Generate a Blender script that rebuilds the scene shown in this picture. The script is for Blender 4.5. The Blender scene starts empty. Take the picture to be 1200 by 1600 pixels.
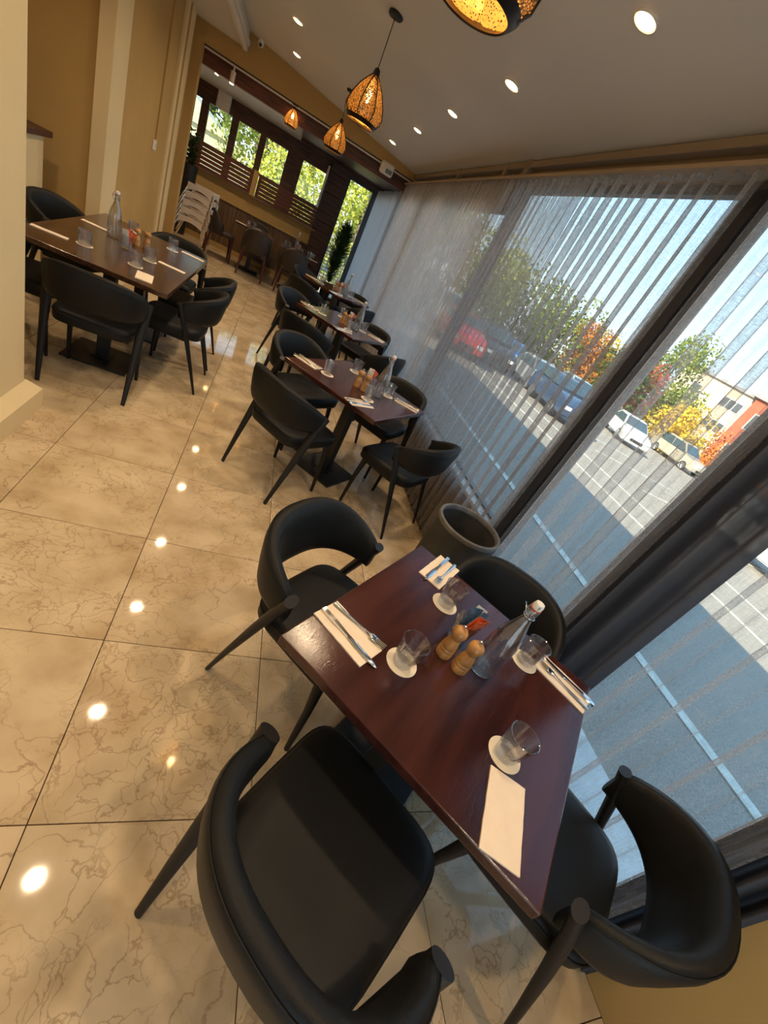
import bpy, bmesh, math, random
from math import pi, sin, cos, radians, sqrt, atan2
from mathutils import Vector, Matrix, noise
random.seed(7)
S = bpy.context.scene
COL = S.collection
# ------------------------------------------------------------------ camera
cam = bpy.data.objects.new('camera', bpy.data.cameras.new('camera')); COL.objects.link(cam)
cam.data.sensor_fit = 'HORIZONTAL'; cam.data.sensor_width = 36.0
cam.data.lens = 648.0 / 1200 * 36.0
cam.data.clip_start = 0.02; cam.data.clip_end = 500
_R = [(0.88388485, -0.17116069, 0.43526037), (0.25476207, -0.60425755, -0.75496298), (0.39222935, 0.77818817, -0.49048884)]
cam.matrix_world = Matrix(((_R[0][0], -_R[1][0], -_R[2][0], 0), (_R[0][1], -_R[1][1], -_R[2][1], 0), (_R[0][2], -_R[1][2], -_R[2][2], 1.62), (0, 0, 0, 1)))
S.camera = cam
# ------------------------------------------------------------------ world, sun, exposure
W = bpy.data.worlds.new('world'); S.world = W; W.use_nodes = True
nt = W.node_tree; nt.nodes.clear()
o = nt.nodes.new('ShaderNodeOutputWorld'); b = nt.nodes.new('ShaderNodeBackground')
tc = nt.nodes.new('ShaderNodeTexCoord'); sx = nt.nodes.new('ShaderNodeSeparateXYZ'); rp = nt.nodes.new('ShaderNodeValToRGB')
nt.links.new(tc.outputs['Generated'], sx.inputs[0]); nt.links.new(sx.outputs['Z'], rp.inputs[0])
rp.color_ramp.elements[0].position = 0.0; rp.color_ramp.elements[0].color = (0.86, 0.93, 1.0, 1)
rp.color_ramp.elements[1].position = 0.55; rp.color_ramp.elements[1].color = (0.24, 0.47, 0.80, 1)
e = rp.color_ramp.elements.new(0.14); e.color = (0.60, 0.83, 1.0, 1)
nt.links.new(rp.outputs[0], b.inputs[0]); b.inputs[1].default_value = 1.9
nt.links.new(b.outputs[0], o.inputs[0])
sun = bpy.data.objects.new('sun', bpy.data.lights.new('sun', 'SUN')); COL.objects.link(sun)
sun.data.energy = 13.0; sun.data.angle = radians(0.6); sun.data.color = (1.0, 0.86, 0.66)
sun.rotation_euler = Vector((1.0, 0.45, -0.70)).to_track_quat('-Z', 'Y').to_euler()
V = S.view_settings
V.view_transform = 'Standard'; V.look = 'None'; V.exposure = 0.25; V.gamma = 1.0; V.use_curve_mapping = False
S.cycles.transparent_max_bounces = 40; S.cycles.max_bounces = 10; S.cycles.transmission_bounces = 10
S.cycles.caustics_reflective = False; S.cycles.caustics_refractive = True
S.cycles.sample_clamp_indirect = 6.0
LAMP = 4.9        # watts of one downlight

# ------------------------------------------------------------------ materials
def new_mat(name):
    m = bpy.data.materials.new(name); m.use_nodes = True; n = m.node_tree.nodes
    return m, n, m.node_tree.links, n['Principled BSDF']
def setp(p, **k):
    for a, v in k.items():
        a = {'rough': 'Roughness', 'metal': 'Metallic', 'col': 'Base Color', 'trans': 'Transmission Weight', 'ior': 'IOR', 'coat': 'Coat Weight', 'coat_r': 'Coat Roughness', 'spec': 'Specular IOR Level', 'ec': 'Emission Color', 'es': 'Emission Strength', 'sheen': 'Sheen Weight', 'sub': 'Subsurface Weight'}[a]
        if isinstance(v, tuple) and len(v) == 3: v = (*v, 1)
        p.inputs[a].default_value = v
def mat(name, col, rough=.5, noise_amt=0.12, scale=8.0, bump=0.0, bscale=60.0, stretch=(1, 1, 1), col2=None, **k):
    m, n, l, p = new_mat(name)
    setp(p, rough=rough, **k)
    tc = n.new('ShaderNodeTexCoord'); mp = n.new('ShaderNodeMapping'); mp.inputs['Scale'].default_value = stretch
    l.new(tc.outputs['Object'], mp.inputs[0])
    nz = n.new('ShaderNodeTexNoise'); nz.inputs['Scale'].default_value = scale; nz.inputs['Detail'].default_value = 6
    l.new(mp.outputs[0], nz.inputs['Vector'])
    r = n.new('ShaderNodeValToRGB')
    c1 = tuple(c * (1 - noise_amt) for c in col); c2 = col2 or tuple(min(1, c * (1 + noise_amt)) for c in col)
    r.color_ramp.elements[0].position = .35; r.color_ramp.elements[0].color = (*c1, 1)
    r.color_ramp.elements[1].position = .65; r.color_ramp.elements[1].color = (*c2, 1)
    l.new(nz.outputs['Fac'], r.inputs[0]); l.new(r.outputs[0], p.inputs['Base Color'])
    if bump:
        n2 = n.new('ShaderNodeTexNoise'); n2.inputs['Scale'].default_value = bscale; n2.inputs['Detail'].default_value = 3
        l.new(mp.outputs[0], n2.inputs['Vector'])
        bp = n.new('ShaderNodeBump'); bp.inputs['Strength'].default_value = bump; bp.inputs['Distance'].default_value = .002
        l.new(n2.outputs['Fac'], bp.inputs['Height']); l.new(bp.outputs[0], p.inputs['Normal'])
    return m
M = {}
M['leather'] = mat('black_leather', (.010, .011, .012), .46, .15, 3, bump=.25, bscale=350, spec=.2)
M['chairwood'] = mat('black_wood', (.011, .011, .012), .45, .2, 6, stretch=(1, 1, .2), spec=.3)
M['wood'] = mat('dark_red_wood', (.046, .013, .011), .15, .35, 1.6, stretch=(1.0, 7, 7), col2=(.066, .020, .015), bump=.14, bscale=45)
M['wood2'] = mat('dark_brown_wood', (.050, .022, .012), .22, .35, 5, stretch=(9, 1.2, 9), col2=(.085, .038, .02), bump=.05, bscale=30, coat=.3, coat_r=.12)
M['blackmetal'] = mat('black_metal', (.012, .012, .012), .45, .1, 20)
M['wall'] = mat('gold_brown_paint', (.47, .31, .11), .75, .07, 1.5, bump=.08, bscale=90)
M['cream'] = mat('cream_paint', (.76, .62, .36), .6, .05, 1.2, bump=.05, bscale=50)
M['taupe'] = mat('taupe_paint', (.30, .225, .155), .6, .05, 2)
M['ceiling'] = mat('ceiling_paint', (.66, .645, .62), .55, .03, 1.0, bump=.06, bscale=20)
M['whitepaint'] = mat('white_paint', (.75, .72, .65), .5, .03, 2)
M['timber'] = mat('dark_timber', (.060, .025, .015), .5, .4, 4, stretch=(1, 8, 8), col2=(.11, .045, .025))
M['slatwood'] = mat('red_slat_wood', (.12, .035, .02), .5, .3, 4, stretch=(1, 8, 8))
M['wainscot'] = mat('wainscot_wood', (.12, .065, .03), .45, .35, 5, stretch=(8, 8, .6), col2=(.19, .11, .05))
M['grout'] = mat('brown_grout', (.16, .09, .045), .8, .1, 20)
M['frame'] = mat('dark_window_frame', (.035, .035, .042), .4, .1, 10)
M['napkin'] = mat('cream_napkin', (.86, .74, .60), .8, .03, 20, bump=.2, bscale=150)
M['coaster'] = mat('paper_coaster', (.85, .76, .60), .7, .03, 20, bump=.1, bscale=200)
M['steel'] = mat('polished_steel', (.75, .75, .75), .12, .03, 5, metal=1.0)
M['chrome'] = mat('chrome', (.8, .8, .8), .15, .03, 5, metal=1.0)
M['millwood'] = mat('light_beech_wood', (.44, .21, .065), .28, .2, 6, stretch=(6, 6, 1), col2=(.58, .31, .10), coat=.2)
M['porcelain'] = mat('white_porcelain', (.8, .8, .78), .2, .02, 5)
M['red'] = mat('red_rubber', (.5, .05, .03), .5, .05, 5)
M['sachblue'] = mat('blue_sachet', (.04, .12, .26), .35, .4, 60, col2=(.10, .22, .38))
M['sachred'] = mat('orange_red_sachet', (.75, .10, .03), .4, .4, 60, col2=(.9, .22, .08))
M['sachwhite'] = mat('white_sachet', (.8, .8, .78), .4, .05, 30)
M['planter'] = mat('charcoal_planter', (.035, .035, .035), .75, .25, 12, bump=.15, bscale=120)
M['planterrim'] = mat('worn_grey_rim', (.13, .13, .13), .6, .2, 20)
M['soil'] = mat('dark_soil', (.01, .009, .008), .9, .3, 40, bump=.5)
M['white_plastic'] = mat('white_plastic', (.80, .74, .66), .35, .03, 5)
M['brownleather'] = mat('brown_leather', (.030, .018, .013), .5, .2, 6)
M['brownleg'] = mat('brown_chair_leg', (.085, .022, .016), .35, .2, 6)
M['leaf'] = mat('dark_green_leaf', (.015, .05, .012), .5, .4, 12, col2=(.04, .11, .02))
M['asphalt'] = mat('asphalt', (.27, .235, .19), .9, .25, 60, col2=(.37, .325, .265))
M['line'] = mat('worn_white_line_paint', (.66, .64, .54), .8, .15, 12)
M['path'] = mat('pale_paving', (.80, .80, .76), .8, .12, 4)
M['bark'] = mat('bark', (.10, .07, .045), .9, .3, 9)
M['tyre'] = mat('tyre_rubber', (.015, .015, .015), .8, .1, 9)
M['carglass'] = mat('car_glass', (.04, .07, .09), .08, .1, 3)
M['rim'] = mat('alloy_rim', (.55, .55, .55), .3, .05, 3, metal=.8)
M['tail'] = mat('tail_lamp_red', (.55, .02, .02), .2, .1, 3)
M['headlamp'] = mat('head_lamp_glass', (.7, .72, .75), .1, .05, 3)
M['creamrender'] = mat('cream_render', (.66, .55, .40), .9, .05, .4)
M['redbrick'] = mat('red_brick_paint', (.42, .10, .055), .9, .12, 1.0)
M['palewall'] = mat('pale_green_white_wall', (.58, .56, .36), .8, .06, 2)
M['roofgrey'] = mat('grey_roof', (.30, .30, .31), .8, .1, 2)
M['winglass'] = mat('far_window_glass', (.08, .10, .12), .1, .1, 2)

def leafmat(name, c1, c2):
    m, n, l, p = new_mat(name)
    setp(p, rough=.6); p.inputs['Transmission Weight'].default_value = 0
    g = n.new('ShaderNodeNewGeometry'); r = n.new('ShaderNodeValToRGB')
    r.color_ramp.elements[0].color = (*c1, 1); r.color_ramp.elements[1].color = (*c2, 1)
    l.new(g.outputs['Random Per Island'], r.inputs[0]); l.new(r.outputs[0], p.inputs['Base Color'])
    tr = n.new('ShaderNodeBsdfTranslucent'); l.new(r.outputs[0], tr.inputs[0])
    mx = n.new('ShaderNodeMixShader'); mx.inputs[0].default_value = .4
    l.new(p.outputs[0], mx.inputs[1]); l.new(tr.outputs[0], mx.inputs[2]); l.new(mx.outputs[0], n['Material Output'].inputs[0])
    return m
M['lf_green'] = leafmat('green_foliage', (.10, .16, .02), (.30, .34, .05))
M['lf_dark'] = leafmat('dark_green_foliage', (.03, .07, .015), (.10, .15, .03))
M['lf_yellow'] = leafmat('yellow_foliage', (.55, .36, .02), (.85, .62, .06))
M['lf_orange'] = leafmat('orange_foliage', (.50, .16, .03), (.80, .34, .06))
M['lf_red'] = leafmat('red_foliage', (.35, .06, .04), (.65, .16, .09))
M['lf_bright'] = leafmat('bright_yellow_green_foliage', (.22, .30, .03), (.70, .68, .12))
M['lf_plant'] = leafmat('plant_leaf', (.02, .055, .015), (.10, .19, .05))

def marble():
    m, n, l, p = new_mat('beige_marble')
    tc = n.new('ShaderNodeTexCoord'); oi = n.new('ShaderNodeObjectInfo')
    ad = n.new('ShaderNodeVectorMath'); ad.operation = 'MULTIPLY_ADD'
    l.new(oi.outputs['Random'], ad.inputs[0]); ad.inputs[1].default_value = (17.3, 9.1, 31.7); l.new(tc.outputs['Object'], ad.inputs[2])
    def N(sc, det=5, dist=0.0, src=None):
        t = n.new('ShaderNodeTexNoise'); t.inputs['Scale'].default_value = sc; t.inputs['Detail'].default_value = det
        t.inputs['Distortion'].default_value = dist
        l.new(src or ad.outputs[0], t.inputs['Vector']); return t
    w = N(4.5, 8)      # warp
    wv = n.new('ShaderNodeVectorMath'); wv.operation = 'MULTIPLY_ADD'
    l.new(w.outputs['Color'], wv.inputs[0]); wv.inputs[1].default_value = (.45, .45, .45); l.new(ad.outputs[0], wv.inputs[2])
    def vein(scale, width):
        v = n.new('ShaderNodeTexVoronoi'); v.feature = 'DISTANCE_TO_EDGE'; v.inputs['Scale'].default_value = scale
        l.new(wv.outputs[0], v.inputs['Vector'])
        r = n.new('ShaderNodeMapRange'); r.inputs['From Min'].default_value = 0; r.inputs['From Max'].default_value = width
        r.inputs['To Min'].default_value = 1; r.inputs['To Max'].default_value = 0; l.new(v.outputs['Distance'], r.inputs['Value'])
        return r.outputs[0]
    v1 = vein(3.6, .016); v2 = vein(13, .04)
    k = N(2.6, 4); kr = n.new('ShaderNodeValToRGB'); kr.color_ramp.elements[0].position = .42; kr.color_ramp.elements[1].position = .58
    l.new(k.outputs['Fac'], kr.inputs[0])
    m2 = n.new('ShaderNodeMath'); m2.operation = 'MULTIPLY'; l.new(v2, m2.inputs[0]); l.new(kr.outputs[0], m2.inputs[1])
    k1 = N(1.9, 3); kr1 = n.new('ShaderNodeValToRGB'); kr1.color_ramp.elements[0].position = .40; kr1.color_ramp.elements[1].position = .55
    l.new(k1.outputs['Fac'], kr1.inputs[0])
    m1 = n.new('ShaderNodeMath'); m1.operation = 'MULTIPLY'; l.new(v1, m1.inputs[0]); l.new(kr1.outputs[0], m1.inputs[1])
    mx = n.new('ShaderNodeMath'); mx.operation = 'MAXIMUM'; l.new(m1.outputs[0], mx.inputs[0]); l.new(m2.outputs[0], mx.inputs[1])
    md = n.new('ShaderNodeMath'); md.operation = 'MULTIPLY'; l.new(mx.outputs[0], md.inputs[0]); md.inputs[1].default_value = .52
    b1 = N(5, 8); br = n.new('ShaderNodeValToRGB')
    br.color_ramp.elements[0].position = .30; br.color_ramp.elements[0].color = (.47, .35, .205, 1)
    br.color_ramp.elements[1].position = .62; br.color_ramp.elements[1].color = (.67, .54, .36, 1)
    l.new(b1.outputs['Fac'], br.inputs[0])
    c = n.new('ShaderNodeMixRGB'); l.new(md.outputs[0], c.inputs[0]); l.new(br.outputs[0], c.inputs[1]); c.inputs[2].default_value = (.20, .105, .05, 1)
    l.new(c.outputs[0], p.inputs['Base Color']); setp(p, rough=.05, spec=.42)
    return m
M['marble'] = marble()

def schlick(n, l, f0, power=5.0):
    lw = n.new('ShaderNodeLayerWeight'); lw.inputs[0].default_value = .5
    pw = n.new('ShaderNodeMath'); pw.operation = 'POWER'; l.new(lw.outputs['Facing'], pw.inputs[0]); pw.inputs[1].default_value = power
    ma = n.new('ShaderNodeMath'); ma.operation = 'MULTIPLY_ADD'; l.new(pw.outputs[0], ma.inputs[0]); ma.inputs[1].default_value = 1 - f0; ma.inputs[2].default_value = f0
    return ma.outputs[0]
def glassmat(name, rough=0.0, tint=(1, 1, 1)):
    m, n, l, p = new_mat(name); n.remove(p)
    g = n.new('ShaderNodeBsdfGlass'); g.inputs['IOR'].default_value = 1.48; g.inputs['Roughness'].default_value = rough; g.inputs['Color'].default_value = (*tint, 1)
    l.new(g.outputs[0], n['Material Output'].inputs[0]); return m
def thinglass(name):
    m, n, l, p = new_mat(name); n.remove(p)
    g = n.new('ShaderNodeBsdfRefraction'); g.inputs['IOR'].default_value = 1.45; g.inputs['Roughness'].default_value = 0.0
    t = n.new('ShaderNodeBsdfTransparent'); t.inputs[0].default_value = (.985, .985, .98, 1)
    m1 = n.new('ShaderNodeMixShader'); m1.inputs[0].default_value = .25; l.new(t.outputs[0], m1.inputs[1]); l.new(g.outputs[0], m1.inputs[2])
    gl = n.new('ShaderNodeBsdfGlossy'); gl.inputs['Roughness'].default_value = .02
    x = n.new('ShaderNodeMixShader'); l.new(schlick(n, l, .09, 2.6), x.inputs[0]); l.new(m1.outputs[0], x.inputs[1]); l.new(gl.outputs[0], x.inputs[2])
    l.new(x.outputs[0], n['Material Output'].inputs[0]); return m
M['glass'] = thinglass('clear_glass')
def panemat():
    m, n, l, p = new_mat('window_glass'); n.remove(p)
    t = n.new('ShaderNodeBsdfTransparent'); t.inputs[0].default_value = (.94, .97, .96, 1)
    g = n.new('ShaderNodeBsdfGlossy'); g.inputs['Roughness'].default_value = .02
    x = n.new('ShaderNodeMixShader'); l.new(schlick(n, l, .03), x.inputs[0]); l.new(t.outputs[0], x.inputs[1]); l.new(g.outputs[0], x.inputs[2])
    l.new(x.outputs[0], n['Material Output'].inputs[0]); return m
M['pane'] = panemat()
def sheermat(name, col, lo, hi, trans=.5):
    m, n, l, p = new_mat(name); n.remove(p)
    tc = n.new('ShaderNodeTexCoord')
    def th(st):
        mp = n.new('ShaderNodeMapping'); mp.inputs['Scale'].default_value = st; l.new(tc.outputs['Object'], mp.inputs[0])
        t = n.new('ShaderNodeTexNoise'); t.inputs['Scale'].default_value = 1; t.inputs['Detail'].default_value = 2; l.new(mp.outputs[0], t.inputs['Vector']); return t.outputs['Fac']
    a = th((260, 260, 18)); b_ = th((40, 40, 420))
    s = n.new('ShaderNodeMath'); s.operation = 'ADD'; l.new(a, s.inputs[0]); l.new(b_, s.inputs[1])
    r = n.new('ShaderNodeMapRange'); r.inputs['From Min'].default_value = .75; r.inputs['From Max'].default_value = 1.25
    r.inputs['To Min'].default_value = lo; r.inputs['To Max'].default_value = hi; l.new(s.outputs[0], r.inputs['Value'])
    d = n.new('ShaderNodeBsdfDiffuse'); d.inputs[0].default_value = (*col, 1)
    t = n.new('ShaderNodeBsdfTranslucent'); t.inputs[0].default_value = (*col, 1)
    x = n.new('ShaderNodeMixShader'); x.inputs[0].default_value = trans; l.new(d.outputs[0], x.inputs[1]); l.new(t.outputs[0], x.inputs[2])
    tp = n.new('ShaderNodeBsdfTransparent')
    def mth(op, a, b=None):
        q = n.new('ShaderNodeMath'); q.operation = op
        for i, v in enumerate((a, b)):
            if v is None: continue
            if isinstance(v, (int, float)): q.inputs[i].default_value = v
            else: l.new(v, q.inputs[i])
        return q.outputs[0]
    lw = n.new('ShaderNodeLayerWeight'); lw.inputs[0].default_value = .5
    cs = mth('MAXIMUM', mth('SUBTRACT', 1.0, lw.outputs['Facing']), .08)      # thread thickness: coverage 1-(1-a)^(1/cos)
    cov = mth('SUBTRACT', 1.0, mth('POWER', mth('SUBTRACT', 1.0, r.outputs[0]), mth('DIVIDE', 1.0, cs)))
    y = n.new('ShaderNodeMixShader'); l.new(cov, y.inputs[0]); l.new(tp.outputs[0], y.inputs[1]); l.new(x.outputs[0], y.inputs[2])
    l.new(y.outputs[0], n['Material Output'].inputs[0]); return m
M['sheer'] = sheermat('grey_sheer_fabric', (.40, .38, .375), .19, .52, .5)
M['sheer_lit'] = sheermat('lit_grey_sheer_fabric', (.60, .575, .565), .26, .50, .55)  # same cloth as sheer, denser; brighter light on far panels put into its colour
M['sheer_fine'] = sheermat('fine_grey_sheer_fabric', (.62, .60, .59), .07, .30, .55)
M['dense'] = sheermat('grey_gathered_fabric', (.085, .09, .108), .97, 1.0, .2)
M['fargrey'] = sheermat('grey_lined_fabric', (.50, .48, .47), .92, 1.0, .6)
def emis(name, col, st):
    m, n, l, p = new_mat(name); setp(p, ec=col, es=st, col=col); return m
M['lampface'] = emis('downlight_face', (1.0, .60, .24), 45)
M['bulb'] = emis('bulb_filament', (1.0, .62, .22), 45)
M['display'] = emis('small_lit_display', (.25, .3, .25), .25)
def filigree(name, base, metal, cover, translucent):
    m, n, l, p = new_mat(name); setp(p, col=base, metal=metal, rough=.35)
    tc = n.new('ShaderNodeTexCoord')
    v = n.new('ShaderNodeTexVoronoi'); v.inputs['Scale'].default_value = 120; v.feature = 'DISTANCE_TO_EDGE'
    l.new(tc.outputs['Object'], v.inputs['Vector'])
    g = n.new('ShaderNodeMath'); g.operation = 'GREATER_THAN'; l.new(v.outputs['Distance'], g.inputs[0]); g.inputs[1].default_value = cover
    if translucent:
        t = n.new('ShaderNodeBsdfTranslucent'); t.inputs[0].default_value = (1.0, .55, .16, 1)
        l2 = n.new('ShaderNodeMixShader'); l2.inputs[0].default_value = .14; l.new(p.outputs[0], l2.inputs[1]); l.new(t.outputs[0], l2.inputs[2]); src = l2.outputs[0]
    else: src = p.outputs[0]
    tp = n.new('ShaderNodeBsdfTransparent'); x = n.new('ShaderNodeMixShader')
    l.new(g.outputs[0], x.inputs[0]); l.new(src, x.inputs[1]); l.new(tp.outputs[0], x.inputs[2]); l.new(x.outputs[0], n['Material Output'].inputs[0]); return m
M['shade_out'] = filigree('black_filigree_metal', (.11, .065, .025), .75, .13, False)
M['shade_in'] = filigree('brass_liner', (.70, .42, .14), .3, .24, True)
M['brassband'] = mat('dark_bronze', (.03, .02, .015), .35, .2, 6, metal=.7)
M['brassin'] = mat('bright_brass_inside', (.95, .55, .12), .45, .1, 6, metal=.2)

# ------------------------------------------------------------------ mesh helpers
def mesh(name, verts, faces, m, smooth=False):
    me = bpy.data.meshes.new(name); me.from_pydata([tuple(v) for v in verts], [], faces)
    if m: me.materials.append(M[m] if isinstance(m, str) else m)
    if smooth: me.polygons.foreach_set('use_smooth', [True] * len(me.polygons))
    me.update(); return me
def obj(name, me, parent=None, loc=(0, 0, 0), rot=(0, 0, 0)):
    ob = bpy.data.objects.new(name, me); COL.objects.link(ob)
    if parent: ob.parent = parent
    ob.location = loc; ob.rotation_euler = rot; return ob
def empty(name, loc=(0, 0, 0), rz=0):
    ob = bpy.data.objects.new(name, None); COL.objects.link(ob); ob.location = loc; ob.rotation_euler = (0, 0, rz); ob.empty_display_size = .1; return ob
def tag(ob, label=None, cat=None, group=None, kind=None):
    if label: ob['label'] = label
    if cat: ob['category'] = cat
    if group: ob['group'] = group
    if kind: ob['kind'] = kind
    return ob
def copy_tree(ob, parent=None):
    c = ob.copy(); COL.objects.link(c)
    if parent: c.parent = parent
    for ch in ob.children: copy_tree(ch, c)
    return c
class MB:
    def __init__(s): s.v = []; s.f = []
    def add(s, vs, fs, mtx=None):
        k = len(s.v); s.v += [tuple(mtx @ Vector(v)) if mtx else tuple(v) for v in vs]; s.f += [tuple(i + k for i in f) for f in fs]; return s
    def box(s, x0, y0, z0, x1, y1, z1, mtx=None):
        vs = [(x0, y0, z0), (x1, y0, z0), (x1, y1, z0), (x0, y1, z0), (x0, y0, z1), (x1, y0, z1), (x1, y1, z1), (x0, y1, z1)]
        return s.add(vs, [(0, 3, 2, 1), (4, 5, 6, 7), (0, 1, 5, 4), (1, 2, 6, 5), (2, 3, 7, 6), (3, 0, 4, 7)], mtx)
    def bbox(s, x0, y0, z0, x1, y1, z1, b=.004, mtx=None):    # bevelled box
        bm = bmesh.new(); bmesh.ops.create_cube(bm, size=1)
        for v in bm.verts: v.co = Vector(((x0 + x1) / 2 + v.co.x * (x1 - x0), (y0 + y1) / 2 + v.co.y * (y1 - y0), (z0 + z1) / 2 + v.co.z * (z1 - z0)))
        bmesh.ops.bevel(bm, geom=bm.edges[:], offset=b, segments=2, affect='EDGES', profile=.5)
        bm.verts.index_update(); s.add([v.co[:] for v in bm.verts], [tuple(v.index for v in f.verts) for f in bm.faces], mtx); bm.free(); return s
    def tube(s, pts, rs, n=10, cap=True, flat=1.0, up=None):
        pts = [Vector(p) for p in pts]
        if not hasattr(rs, '__len__'): rs = [rs] * len(pts)
        k = len(s.v); ref = Vector(up) if up else None
        for i, p in enumerate(pts):
            t = (pts[min(i + 1, len(pts) - 1)] - pts[max(i - 1, 0)]).normalized()
            r0 = ref or (Vector((0, 0, 1)) if abs(t.z) < .9 else Vector((1, 0, 0)))
            a = t.cross(r0).normalized(); b = a.cross(t).normalized()
            for j in range(n):
                th = 2 * pi * j / n; s.v.append(tuple(p + a * cos(th) * rs[i] + b * sin(th) * rs[i] * flat))
        for i in range(len(pts) - 1):
            for j in range(n):
                s.f.append((k + i * n + j, k + i * n + (j + 1) % n, k + (i + 1) * n + (j + 1) % n, k + (i + 1) * n + j))
        if cap:
            s.f.append(tuple(k + j for j in reversed(range(n)))); s.f.append(tuple(k + (len(pts) - 1) * n + j for j in range(n)))
        return s
    def lathe(s, prof, n=28, close=False, mod=None, mtx=None):
        k = len(s.v); vs = []
        for i, (r, z) in enumerate(prof):
            for j in range(n):
                th = 2 * pi * j / n; q = r * (mod(th, z) if mod else 1); vs.append((q * cos(th), q * sin(th), z))
        fs = []
        m_ = len(prof)
        for i in range(m_ if close else m_ - 1):
            i2 = (i + 1) % m_
            for j in range(n): fs.append((i * n + j, i * n + (j + 1) % n, i2 * n + (j + 1) % n, i2 * n + j))
        if not close:
            fs.append(tuple(reversed(range(n)))); fs.append(tuple((m_ - 1) * n + j for j in range(n)))
        return s.add(vs, fs, mtx)
    def build(s, name, m, smooth=False): return mesh(name, s.v, s.f, m, smooth)
def sharp(me, ang=40):
    try: me.set_sharp_from_angle(angle=radians(ang))
    except Exception: pass
    return me
def shade(me, ang=40):
    me.polygons.foreach_set('use_smooth', [True] * len(me.polygons)); return sharp(me, ang)
def struct(name, me, **k): return tag(obj(name, me, **k), kind='structure')
def box_obj(name, x0, y0, z0, x1, y1, z1, m, parent=None, bev=0):
    cx, cy = (x0 + x1) / 2, (y0 + y1) / 2
    b_ = MB()
    if bev: b_.bbox(x0 - cx, y0 - cy, z0 - z0, x1 - cx, y1 - cy, z1 - z0, bev)
    else: b_.box(x0 - cx, y0 - cy, 0, x1 - cx, y1 - cy, z1 - z0)
    return obj(name, b_.build(name, m), parent, (cx, cy, z0))

# ------------------------------------------------------------------ room shell
CX = 1.75     # window wall plane
def ceil_z(x): return 2.655 + .11 * (1.65 - x)
floor = tag(box_obj('floor', -2.6, -1.5, -.14, 1.78, 10.95, -.012, 'grout'), kind='structure')
T = .60; TY = .5955; G = .0015
tile_me = MB().bbox(-T / 2 + G, -TY / 2 + G, -.012, T / 2 - G, TY / 2 - G, 0, .0012).build('tile', 'marble')
fx, fy = 0, 4.725
for i in range(-4, 3):
    for j in range(-4, 18):
        xc = -.2 + T * (i + .5); yc = .53 + T * (j + .5) * .9925
        x0, x1, y0, y1 = xc - T / 2, xc + T / 2, yc - T * .496, yc + T * .496
        if x1 > 1.74: x1 = 1.74
        if x0 >= 1.7 or y1 < -1.3: continue
        if y0 < 2.55 and x1 < -1.3: continue
        if x0 < -2.5 and (y0 > 5.6 and y0 < 8.2): continue
        if x1 - x0 > T - .01:
            obj('tile', tile_me, floor, (xc, yc, .14 - .0))
        else:
            w = (x1 - x0) / 2
            obj('tile', MB().bbox(-w + G, -TY / 2 + G, -.012, w - G, TY / 2 - G, 0, .0012).build('tile', 'marble'), floor, ((x0 + x1) / 2, yc, .14))
for t_ in [c for c in floor.children]: t_.location = (t_.location.x - floor.location.x, t_.location.y - floor.location.y, .14)

# ceiling (sloping up to the left) and lower soffit
b_ = MB(); xs = [-1.02, 1.80]
b_.add([(xs[0], -1.5, ceil_z(xs[0])), (xs[1], -1.5, ceil_z(xs[1])), (xs[1], 8.32, ceil_z(xs[1])), (xs[0], 8.32, ceil_z(xs[0])),
        (xs[0], -1.5, 3.15), (xs[1], -1.5, 3.15), (xs[1], 8.32, 3.15), (xs[0], 8.32, 3.15)],
       [(0, 3, 2, 1), (4, 5, 6, 7), (0, 1, 5, 4), (1, 2, 6, 5), (2, 3, 7, 6), (3, 0, 4, 7)])
struct('ceiling', b_.build('ceiling', 'ceiling'))
tag(box_obj('ceiling_lower', -2.6, -1.5, 2.77, -1.02, 8.32, 3.15, 'ceiling'), kind='structure')
tag(box_obj('trim_1', -1.06, -1.5, 2.735, -1.0, 8.30, 2.80, 'ceiling', bev=.01), kind='structure')
tag(box_obj('trim_2', -1.02, -1.5, 2.80, -.985, 8.30, 2.85, 'ceiling', bev=.01), kind='structure')
# roof eave over the window wall: casts the shade on the car park
tag(box_obj('roof_eave', 1.80, -3.5, 2.78, 2.45, 12.4, 3.0, 'taupe'), kind='structure')
tag(box_obj('roof_slab', -3.4, -3.5, 3.15, 1.80, 12.4, 3.25, 'roofgrey'), kind='structure')
# walls
tag(box_obj('wall_back', -2.6, -1.6, 0, -.85, -1.5, 3.15, 'wall'), kind='structure')
tag(box_obj('wall_back_header', -.85, -1.6, 2.25, 1.8, -1.5, 3.15, 'wall'), kind='structure')
tag(box_obj('wall_back_right', 1.25, -1.6, 0, 1.8, -1.5, 2.25, 'wall'), kind='structure')
d2 = struct('added_daylight_door', MB().box(-.85, -1.58, 0, -.79, -1.52, 2.25).box(1.19, -1.58, 0, 1.25, -1.52, 2.25).box(.17, -1.58, 0, .23, -1.52, 2.25).box(-.79, -1.58, 2.19, 1.19, -1.52, 2.25).box(-.79, -1.58, 0, 1.19, -1.52, .08).build('door_frame', 'frame'))  # unseen glazed door, added to let daylight in from behind the camera
for a, c in ((-.79, .17), (.23, 1.19)): obj('pane', MB().box(a, -1.553, .08, c, -1.547, 2.19).build('pane', 'pane'), d2)
tag(box_obj('wall_left_near', -2.6, -1.5, 0, -1.05, 2.575, 2.77, 'cream'), kind='structure')
pl = MB(); pl.box(0, 0, 0, .075, 4.14, .12)
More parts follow.
